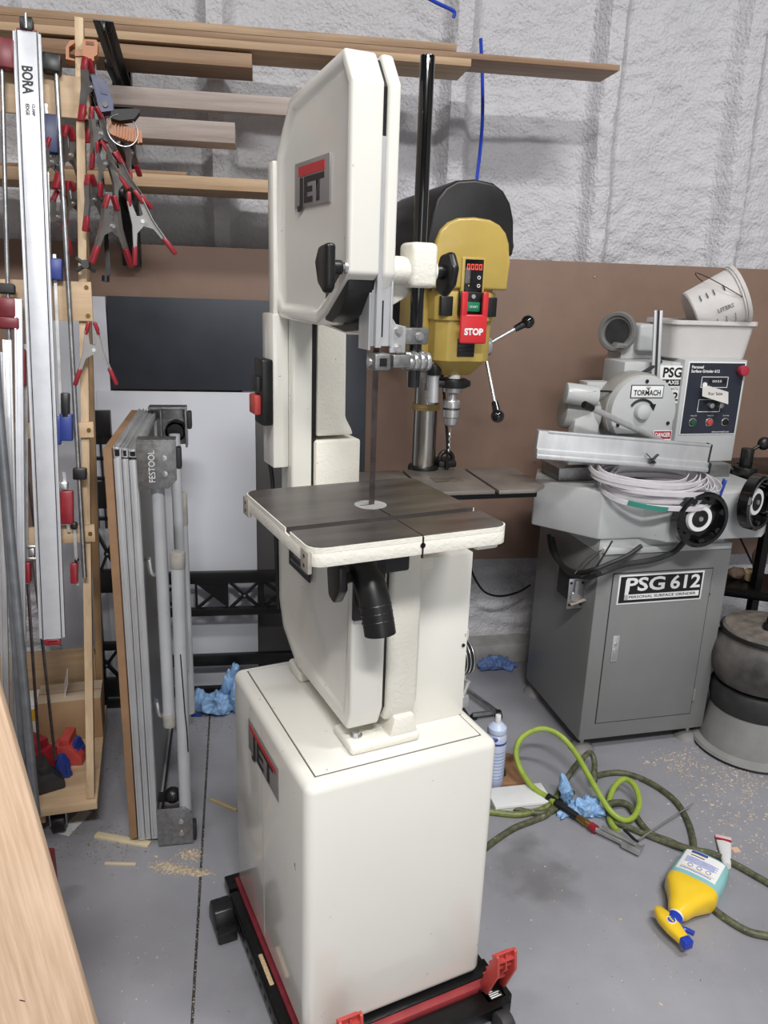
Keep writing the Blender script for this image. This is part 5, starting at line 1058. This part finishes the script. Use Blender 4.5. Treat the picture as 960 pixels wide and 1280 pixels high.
# ---------------------------------------------------------------- drum machine (vibratory tumbler)
tc = Vector(at(882, 925, 'o', 'z', 0)); tcen = Vector((1.357, 2.512, 0))
tm = E('vibratory_tumbler', 'dusty round drum machine with black lid on a flared grey base', 'tumbler', loc=tcen)
CONE = mat('dusty_grey_cone', (138, 138, 136), .5, var=.08, scale=10)
bs = obj('flared_base', B().lathe([(0, .005), (.192, .005), (.197, .012), (.192, .022), (.172, .03), (.150, .16), (.142, .165), (0, .165)], (0, 0, 0), (0, 0, 1), 48), CONE, tm); obj('base_ring', B().torus((0, 0, .006), (0, 0, 1), .190, .006, 48, 8), BLACKP, bs)
obj('drum_ring', B().lathe([(.13, .16), (.152, .165), (.158, .19), (.158, .235), (.150, .25), (.12, .25)], (0, 0, 0), (0, 0, 1), 48), DGREY, tm)
DUST = mat('dusty_bowl', (92, 88, 86), .6, var=.25, scale=9, rgb2=(40, 38, 38))
bw = obj('bowl', B().lathe([(.12, .25), (.150, .265), (.172, .31), (.178, .355), (.170, .40), (.150, .432), (.135, .44), (0, .44)], (0, 0, 0), (0, 0, 1), 48), DUST, tm)
ld = obj('lid', B().lathe([(.145, .432), (.150, .436), (.150, .455), (.142, .466), (.06, .478), (0, .48)], (0, 0, 0), (0, 0, 1), 48), mat('dusty_lid', (120, 112, 104), .7, var=.2, scale=14, rgb2=(50, 48, 46)), tm); obj('lid_rim', B().torus((0, 0, .446), (0, 0, 1), .150, .007, 48, 8), BLACKP, ld)
obj('lid_knob', B().cyl((-.03, -.05, .475), (-.03, -.05, .50), .016, n=16, bev=.003), BLACKP, ld)
obj('lid_handle', B().sphere((.02, -.05, .50), .07, (.8, .7, .75), 20), BLACKP, ld)
# ================================================================ things on the floor
def fz(px, py, z=0.0): return Vector(at(px, py, 'o', 'z', z))
OLIVE = mat('olive_braided_hose', (88, 90, 66), .55, var=.3, scale=60, rgb2=(54, 55, 42), dark=((128, 130, 96), 70, .64))
LIME = mat('lime_hose', (150, 172, 66), .45, var=.1, scale=30)
def hose(name, lab, pts, r, m, org=None):
    P = [fz(*p) for p in pts]; o_ = Vector((P[0].x, P[0].y, 0)); o = E(name, lab, 'hose', loc=o_); obj('tube', B().tube([p-o_ for p in P], r, 10, smooth=7), m, o); return o, o_
r = .0095
hose('air_hose', 'olive braided air hose looping over the floor and under the spray bottle', [(600, 1066, r), (617, 1052, r), (643, 1035, r), (668, 1025, r), (688, 1014, .012), (702, 985, .02), (716, 962, .05), (728, 948, .075), (738, 941, .08), (743, 952, .06), (743, 975, .03), (748, 969, .012), (777, 966, r), (810, 977, r), (843, 1000, r), (860, 1027, r), (867, 1055, r), (862, 1062, r), (838, 1052, r), (815, 1043, r), (802, 1030, .012), (785, 1006, .018), (768, 1003, .03), (760, 1008, .03), (765, 1024, .014), (790, 1036, r), (830, 1052, r), (866, 1062, r+.012), (890, 1067, r), (914, 1078, r), (943, 1094, r), (975, 1115, r), (1010, 1160, r), (985, 1174, r), (960, 1170, r), (935, 1164, r), (906, 1147, r), (885, 1129, r), (872, 1108, r)], r, OLIVE)
hose('air_hose', 'second strand of olive air hose coming from behind the saw base', [(560, 985, r), (600, 996, r), (620, 1003, r), (643, 1011, r), (668, 1016, r), (690, 1014, r), (708, 1000, .012), (716, 990, .02)], r, OLIVE)
hose('air_hose', 'olive hose strand with lime flecks lying beside the white box', [(565, 1000, r), (600, 1012, r), (622, 1016, r), (650, 1018, r), (676, 1012, r), (690, 1002, .02), (700, 990, .028)], r, mat('olive_lime_hose', (122, 132, 70), .5, var=.3, scale=50, rgb2=(76, 82, 46)))
whip = [(693, 1003, .03), (685, 997, .03), (666, 984, .035), (651, 962, .06), (645, 940, .10), (653, 921, .14), (676, 911, .16), (698, 918, .15), (718, 939, .12), (735, 968, .09), (751, 996, .06), (764, 1015, .04), (780, 1025, .025), (793, 1020, .02), (799, 1002, .03), (793, 982, .05), (780, 974, .05), (767, 985, .04), (761, 1006, .02), (763, 1027, .012), (772, 1039, .012)]
hose('whip_hose', 'bright lime green whip hose arching up from the air gun', whip, .0092, LIME)
# air blow gun
A_, B_, C_, D_ = fz(684, 996, .03), fz(722, 1021, .018), fz(741, 1034, .016), fz(795, 1061, .016)
ag = E('air_blow_gun', 'chrome air blow gun with brass coupling at the end of the lime hose', 'air gun', loc=(A_.x, A_.y, 0)); L0 = Vector((A_.x, A_.y, 0)); A_, B_, C_, D_ = A_-L0, B_-L0, C_-L0, D_-L0
obj('hose_sleeve', B().cyl(A_, B_, .013, .011, n=14), BLACKP, ag); obj('coupling', B().cyl(B_, B_+(C_-B_)*.85, .0105, n=14, bev=.001).cyl(B_+(C_-B_)*.4, B_+(C_-B_)*.6, .012, n=14), mat('brass', (176, 140, 84), .3, .95, var=.1), ag)
obj('collar', B().cyl(C_-(C_-B_)*.15, C_+(C_-B_)*.25, .013, n=14), REDV, ag); obj('body', B().cyl(C_+(C_-B_)*.2, D_, .008, n=12).bar(C_+(D_-C_)*.7, D_+(D_-C_)*.12, .03, .018, (0, 0, 1), .004), SILVER, ag)
obj('lever', B().bar(C_+(D_-C_)*.2+Vector((0, 0, .018)), D_+Vector((.0, 0, .016)), .014, .003, (0, 0, 1), .001), SILVER, ag)
nzp = [fz(798, 1050, .02)-L0, fz(830, 1028, .022)-L0, fz(866, 1005, .024)-L0]; obj('nozzle', B().tube(nzp, .0026, 8), SILVER, ag); obj('trigger', B().bar(fz(780, 1037, .03)-L0, fz(797, 1053, .028)-L0, .010, .004, (0, 0, 1), .001), BLACKP, ag); obj('hook', B().tube([fz(788, 1063, .01)-L0, fz(800, 1064, .008)-L0, fz(805, 1056, .012)-L0], .003, 8, smooth=4), SILVER, ag)
# blue nitrile gloves
NIT = mat('blue_nitrile', (140, 178, 220), .45, var=.08, scale=20); NIT2 = mat('dim_blue_nitrile', (92, 118, 168), .5, var=.1, scale=20)
def glove(lab, px, py, m, s, rz, seed, lobes, hgt):
    c = fz(px, py); e = E('nitrile_glove', lab, 'glove', loc=c, rot=(0, 0, rz), group='blue nitrile gloves')
    def fold(o, amp, f, hmax):
        for v in o.data.vertices:
            p = v.co; k = Vector((p.x*f, p.y*f, p.z*f*.6+seed))
            r_ = 1-abs(noise.noise(k))*3.0+.55*(1-abs(noise.noise(k*2.3))*3.0); d = Vector((p.x, p.y, max(p.z-.01, 0)+.004)).normalized()
            v.co = p+d*(amp*r_)+noise.noise_vector(k*1.1)*(amp*.9); v.co.z = max(v.co.z, .001)
    for i, (dx, dy, rx, ry, rz_, lean) in enumerate(lobes):
        t = bmesh.new(); bmesh.ops.create_icosphere(t, subdivisions=5, radius=1)
        for v in t.verts:
            z = (v.co.z+1)/2*rz_*s; tw_ = z*9+i
            x, y = v.co.x*rx*s, v.co.y*ry*s; v.co = Vector((dx*s+x*math.cos(tw_*.4)-y*math.sin(tw_*.4)+lean*z, dy*s+x*math.sin(tw_*.4)+y*math.cos(tw_*.4), z))
        b = B(); b._add(t); o = obj('palm' if i == 0 else 'finger', b, m, e, ang=60); fold(o, .011*s, 34/s, hgt)
glove('crumpled blue glove lying under the lime hose', 728, 1016, NIT, .9, .3, 1, ((0, 0, .055, .035, .045, .2), (-.02, .045, .022, .016, .12, -.35), (-.065, .005, .035, .012, .018, 0), (.045, -.02, .03, .018, .03, 0)), 1)
glove('blue glove dropped by the wall behind the saw base', 619, 836, NIT2, .95, .2, 5, ((0, 0, .065, .03, .055, .0), (.06, -.02, .03, .014, .03, 0), (-.05, .0, .03, .02, .045, .1)), 1)
glove('bunched blue gloves against the white sheet by the saw cabinet', 272, 890, NIT, 1.15, .0, 9, ((0, 0, .055, .035, .06, .1), (.01, .02, .022, .014, .17, .28), (.06, .0, .025, .018, .11, .0), (-.045, .0, .025, .02, .07, -.1)), 1)
# white box, plywood scrap, aerosol, small dolly
p = fz(650, 1003); wb = E('white_box', 'flat white box on the floor between spray can and hoses', 'box', loc=p, rot=(0, 0, .22)); obj('carton', B().box(-.10, .09, -.045, .05, 0, .028, .002), WHITE, wb); obj('lid_edge', B().box(-.1006, .0906, -.0456, .0506, .018, .019), GREYINK, wb)
p = fz(630, 965); o = obj('plywood_scrap', B().prism([(-.10, -.10), (.07, -.07), (.045, .09), (-.08, .12)], 'z', 0, .012, .001), wood('brown_ply', (150, 112, 82), (124, 90, 64), 0), None, 'brown plywood scrap under the spray can', 'wood scrap'); o.location = p
p = fz(616, 978, .013); can = E('aerosol_can', 'white and blue aerosol can standing beside the saw cabinet', 'spray can', loc=(p.x, p.y, .013))
CANM = mat('pale_blue_can', (206, 214, 236), .3, .2, var=.03); obj('can', B().lathe([(0, 0), (.031, 0), (.033, .004), (.033, .175), (.030, .185), (.024, .193), (0, .193)], (0, 0, 0), (0, 0, 1), 28), CANM, can)
obj('cap_collar', B().lathe([(.030, .19), (.032, .194), (.030, .208), (.016, .222), (.012, .224), (0, .224)], (0, 0, 0), (0, 0, 1), 28), mat('pale_cap', (196, 208, 232), .35, var=.03), can); obj('nozzle', B().cyl((0, 0, .222), (0, 0, .250), .011, .009, n=16, bev=.002), WHITE, can)
lb_ = obj('label_band', B().lathe([(.0332, .155), (.0334, .158), (.0334, .162), (.0332, .163)], (0, 0, 0), (0, 0, 1), 28), BLUEINK, can); obj('logo', B().sphere((-.012, -.030, .176), .012, (1.3, .35, .7), 14), BLUEINK, can)
for k in range(9): obj('print_line', B().lathe([(.0332, .03+k*.012), (.0333, .034+k*.012)], (0, 0, 0), (0, 0, 1), 28), mat('pale_print', (150, 166, 214), .4, var=.1, scale=150), can)
p = fz(600, 893); dl_ = E('dolly_frame', 'small silver metal frame on the floor behind the saw cabinet', 'frame', loc=p, rot=(0, 0, .3))
obj('rail', B().box(-.05, .055, -.045, -.030, .02, .034, .003), GALV, dl_); obj('rail', B().bar((.05, -.04, .027), (.0, .16, .027), .014, .014, (0, 0, 1), .002), GALV, dl_); obj('rail', B().box(-.06, .005, .15, .165, .02, .034, .003), GALV, dl_); obj('wheel', B().cyl((.045, -.05, .02), (.06, -.05, .02), .02, n=16), BLACKP, dl_); obj('wheel', B().cyl((-.05, -.03, .012), (-.03, -.03, .012), .012, n=16), BLACKP, dl_)
# spray bottle lying on its side
pb, pt = fz(878, 1100), fz(826, 1188); ax = (pt-pb); ax.z = 0; ax.normalize(); sdv = Vector((ax.y, -ax.x, 0)); UPV = Vector((0, 0, 1))
sb = E('spray_bottle', 'yellow and teal trigger spray bottle lying on the floor', 'spray bottle', loc=pb); sb.scale = (1.08, 1.08, 1.08); hh = .036
def sec(t, w_, h_, e=.6, dz=0): return (ax*t+UPV*(hh+dz), sdv, UPV, w_, h_, e)
TEALB = mat('teal_plastic', (142, 196, 196), .3, var=.03, coat=.3); YELB = mat('yellow_plastic', (236, 196, 42), .3, var=.03, coat=.3); BLUB = mat('royal_plastic', (30, 58, 170), .3, var=.04, coat=.2)
bo = obj('bottle', B().loft([sec(-.020, .040, .020), sec(-.016, .054, .030), sec(-.005, .060, .035), sec(.05, .062, .0355), sec(.098, .062, .0355)], 40), TEALB, sb, 'teal bottle')
obj('shoulder', B().loft([sec(.0975, .0622, .0357), sec(.118, .060, .035), sec(.140, .046, .031), sec(.165, .034, .027, .8), sec(.195, .024, .022, .9), sec(.205, .017, .017, 1), sec(.214, .015, .015, 1)], 40), YELB, sb)
obj('neck_ring', B().cyl(ax*.208+UPV*hh, ax*.216+UPV*hh, .018, n=20), WHITE, sb); obj('cap', B().cyl(ax*.214+UPV*hh, ax*.236+UPV*hh, .0185, .017, n=24, bev=.001), BLUB, sb)
hd = ax*.245+UPV*hh; fw = sdv.copy()
if fw.dot(cX) < 0: fw = -fw
fw = (fw*.85+ax*.52).normalized(); bkd = -fw; sdd = fw.cross(UPV)
tr = obj('trigger_head', B().loft([(hd+bkd*.052, sdd, UPV, .006, .008, .7), (hd+bkd*.045, sdd, UPV, .013, .012, .7), (hd+bkd*.02, sdd, UPV, .019, .0145, .7), (hd+fw*.012, sdd, UPV, .019, .0145, .7), (hd+fw*.045, sdd, UPV, .013, .012, .7)], 28), YELB, sb)
obj('nozzle', B().bar(hd+fw*.044, hd+fw*.064, .024, .022, UPV, .003), BLUB, sb)
obj('trigger', B().tube([hd+fw*.022-ax*.012, hd+fw*.035-ax*.028, hd+fw*.060-ax*.042], .006, 10, smooth=4), BLUB, sb)
lg = obj('head_logo', B().cyl(hd+UPV*.0135-bkd*.0, hd+UPV*.0155, .011, n=24), PAPER, tr); obj('logo_mark', B().cyl(hd+UPV*.0154, hd+UPV*.0160, .009, n=20), BLUEINK, lg); obj('logo_mark', B().bar(hd+UPV*.0162-fw*.007, hd+UPV*.0162+fw*.007, .004, .0006), YELB, lg)
RX = sdv if sdv.dot(cX) > 0 else -sdv
def bz_(x): q = min(1, abs(x)/.062)**(1/.6); return hh+.0355*max(0, 1-q*q)**.3
def patch(nm, x0, x1, t0, t1, off, m, par, lab=None):
    n = max(2, int((x1-x0)/.008)); vs = []; fs = []
    for i in range(n+1):
        x = x0+(x1-x0)*i/n
        for t_ in (t0, t1): vs.append(RX*x+ax*t_+UPV*(bz_(x)+off)); vs.append(RX*x+ax*t_+UPV*(bz_(x)-.002))
    for i in range(n):
        q, w_ = 4*i, 4*i+4
        fs += [(q, q+2, w_+2, w_), (q+1, w_+1, w_+3, q+3), (q, w_, w_+1, q+1), (q+2, q+3, w_+3, w_+2)]
    fs += [(0, 1, 3, 2), (4*n, 4*n+2, 4*n+3, 4*n+1)]
    return obj(nm, B().poly(vs, fs), m, par, lab)
lab_ = patch('label', -.050, .046, -.004, .082, .0006, PAPER, sb, 'white printed label')
LIL = mat('lilac_print', (140, 148, 206), .5, var=.2, scale=200)
lbl = lambda t0, t1, x0, x1, m, nm='print_line': patch(nm, x0, x1, t0, t1, .0011, m, lab_)
lbl(-.003, .006, -.036, .004, BLUEINK, 'brand_block'); lbl(.007, .009, -.036, .0, YELB); lbl(.014, .017, -.034, .0, INK)
for k in range(6): lbl(.024+k*.0042, .0262+k*.0042, -.040, .038-(k % 2)*.006, LIL)
for x in (-.022, .0, .022): obj('pictogram', B().torus(RX*x+ax*.057+UPV*(bz_(x)+.0008), UPV, .006, .0008, 16, 5), BLUEINK, lab_)
lbl(.066, .068, -.042, .040, YELB)
for k in range(2): lbl(.071+k*.004, .0732+k*.004, -.042, .034, LIL)
obj('yellow_lettering', B().bar(RX*.020+ax*.150+UPV*(hh+.026), RX*.030+ax*.118+UPV*(hh+.030), .003, .002, UPV), INK, sb)
# small squeezed tube next to the bottle
p = fz(905, 1063); tb_ = E('squeeze_tube', 'small white tube with red band lying under the hose by the bottle', 'tube', loc=p, rot=(0, 0, 1.25))
obj('tube', B().loft([((-.085, 0, .012), (0, 1, 0), (0, 0, 1), .011, .011, 1), ((-.02, 0, .011), (0, 1, 0), (0, 0, 1), .017, .010, 1), ((.03, 0, .009), (0, 1, 0), (0, 0, 1), .021, .003, 1)], 20), WHITE, tb_); obj('band', B().box(.028, .040, -.021, .021, .006, .012, .001), REDV, tb_); obj('crimp', B().box(.04, .055, -.022, .022, .007, .011, .001), mat('pink_crimp', (222, 190, 190), .5, var=.05), tb_)
o = obj('paper_scrap', B().prism([(0, 0), (.022, .004), (.018, .024), (-.004, .02)], 'z', .0, .002), mat('tan_paper', (216, 180, 150), .7, var=.05), None, 'small tan paper scrap beside the white tube', 'scrap'); o.location = fz(918, 1066)
# wood offcuts and a pencil near the folded table
def stick(lab, a, c, w_, th, m, name='wood_offcut', cat='offcut'):
    A, C2 = fz(*a), fz(*c); mid = (A+C2)/2; o = obj(name, B().bar(A-mid+Vector((0, 0, th/2)), C2-mid+Vector((0, 0, th/2)), w_, th, (0, 0, 1), .0006), m, None, lab, cat); o.location = mid
stick('flat pine offcut lying at the foot of the folded table', (120, 1045), (187, 1057), .022, .008, mat('pale_offcut', (206, 192, 160), .7, var=.06))
stick('thin wood sliver on the floor below the pine offcut', (131, 1080), (170, 1081), .008, .005, MATS['pale_offcut'])
stick('yellowish wood splinter on the floor by the saw cabinet', (263, 1000), (296, 1014), .009, .006, mat('straw_splinter', (186, 164, 118), .7, var=.08))
o = obj('paper_scrap', B().prism([(-.03, -.05), (.01, -.06), (.035, .05), (.0, .06)], 'z', .0, .0015), WHITE, None, 'torn white paper scrap under the clamp rack', 'scrap'); o.location = fz(92, 1028)
o = obj('blue_cap', B().box(-.02, .02, -.008, .008, 0, .008, .003), BLUE, None, 'tiny blue plastic cap on the floor by the bunched gloves', 'cap'); o.location = fz(246, 895)
# sawdust and chips
def chips(name, lab, spots, n, smin, smax, m, seed):
    rnd = random.Random(seed); vs, fs = [], []; org = fz(*spots[0][:2])
    for _ in range(n):
        cx, cy, rx, ry = rnd.choice(spots); g = fz(cx+rnd.gauss(0, rx), cy+rnd.gauss(0, ry))-org; a = rnd.uniform(0, 6.28); s = rnd.uniform(smin, smax)*(1 if rnd.random() < .93 else 2); w_ = s*rnd.uniform(.3, .9)
        h = rnd.uniform(.0008, .0025); c, q = math.cos(a), math.sin(a); i = len(vs)
        for x, y, z in ((-s, -w_, 0), (s, -w_*.7, 0), (s*.8, w_, 0), (-s*.9, w_*.8, 0), (-s*.6, -w_*.5, h), (s*.7, w_*.4, h)): vs.append((g.x+c*x-q*y, g.y+q*x+c*y, z+.0003))
        fs += [(i, i+1, i+5, i+4), (i+1, i+2, i+5), (i+2, i+3, i+4, i+5), (i+3, i, i+4)]
    o = obj(name, B().poly(vs, fs), m, None, lab, 'sawdust', kind='stuff'); o.location = org
SAWD = mat('sawdust_chips', (196, 180, 158), .85, var=.25, scale=90)
chips('sawdust', 'small ridge of pale sawdust on the floor below the folded table', [(205, 1083, 9, 3.5), (225, 1087, 10, 3), (246, 1091, 8, 2.5), (238, 1068, 8, 3)], 900, .0012, .0035, SAWD, 1)
chips('sawdust', 'wood chips scattered on the floor between the grinder and the drum machine', [(880, 960, 34, 12), (905, 1000, 36, 22), (850, 950, 25, 8), (935, 1040, 25, 30), (930, 975, 20, 10)], 800, .0015, .005, mat('pinkish_chips', (190, 176, 164), .8, var=.25, scale=90), 2)
chips('sawdust', 'grit and dust scattered under and around the folded table', [(130, 1060, 35, 12), (205, 960, 8, 40), (140, 940, 14, 30), (270, 905, 25, 8), (105, 1030, 30, 15)], 900, .0008, .003, mat('grit', (150, 142, 132), .9, var=.4, scale=120), 3)
chips('sawdust', 'sparse pale specks over the open floor in front', [(700, 1130, 90, 60), (180, 1180, 60, 70), (800, 1200, 90, 50), (880, 1120, 60, 60)], 260, .0008, .0028, SAWD, 4)
# maroon clamp end peeping out behind the oak panel
p = fz(62, 1085, .12); o = obj('red_clamp', B().box(-.03, .012, -.015, .015, -.12, .05, .003), MAROON, None, 'maroon clamp foot just showing behind the oak panel', 'clamp'); o.location = p
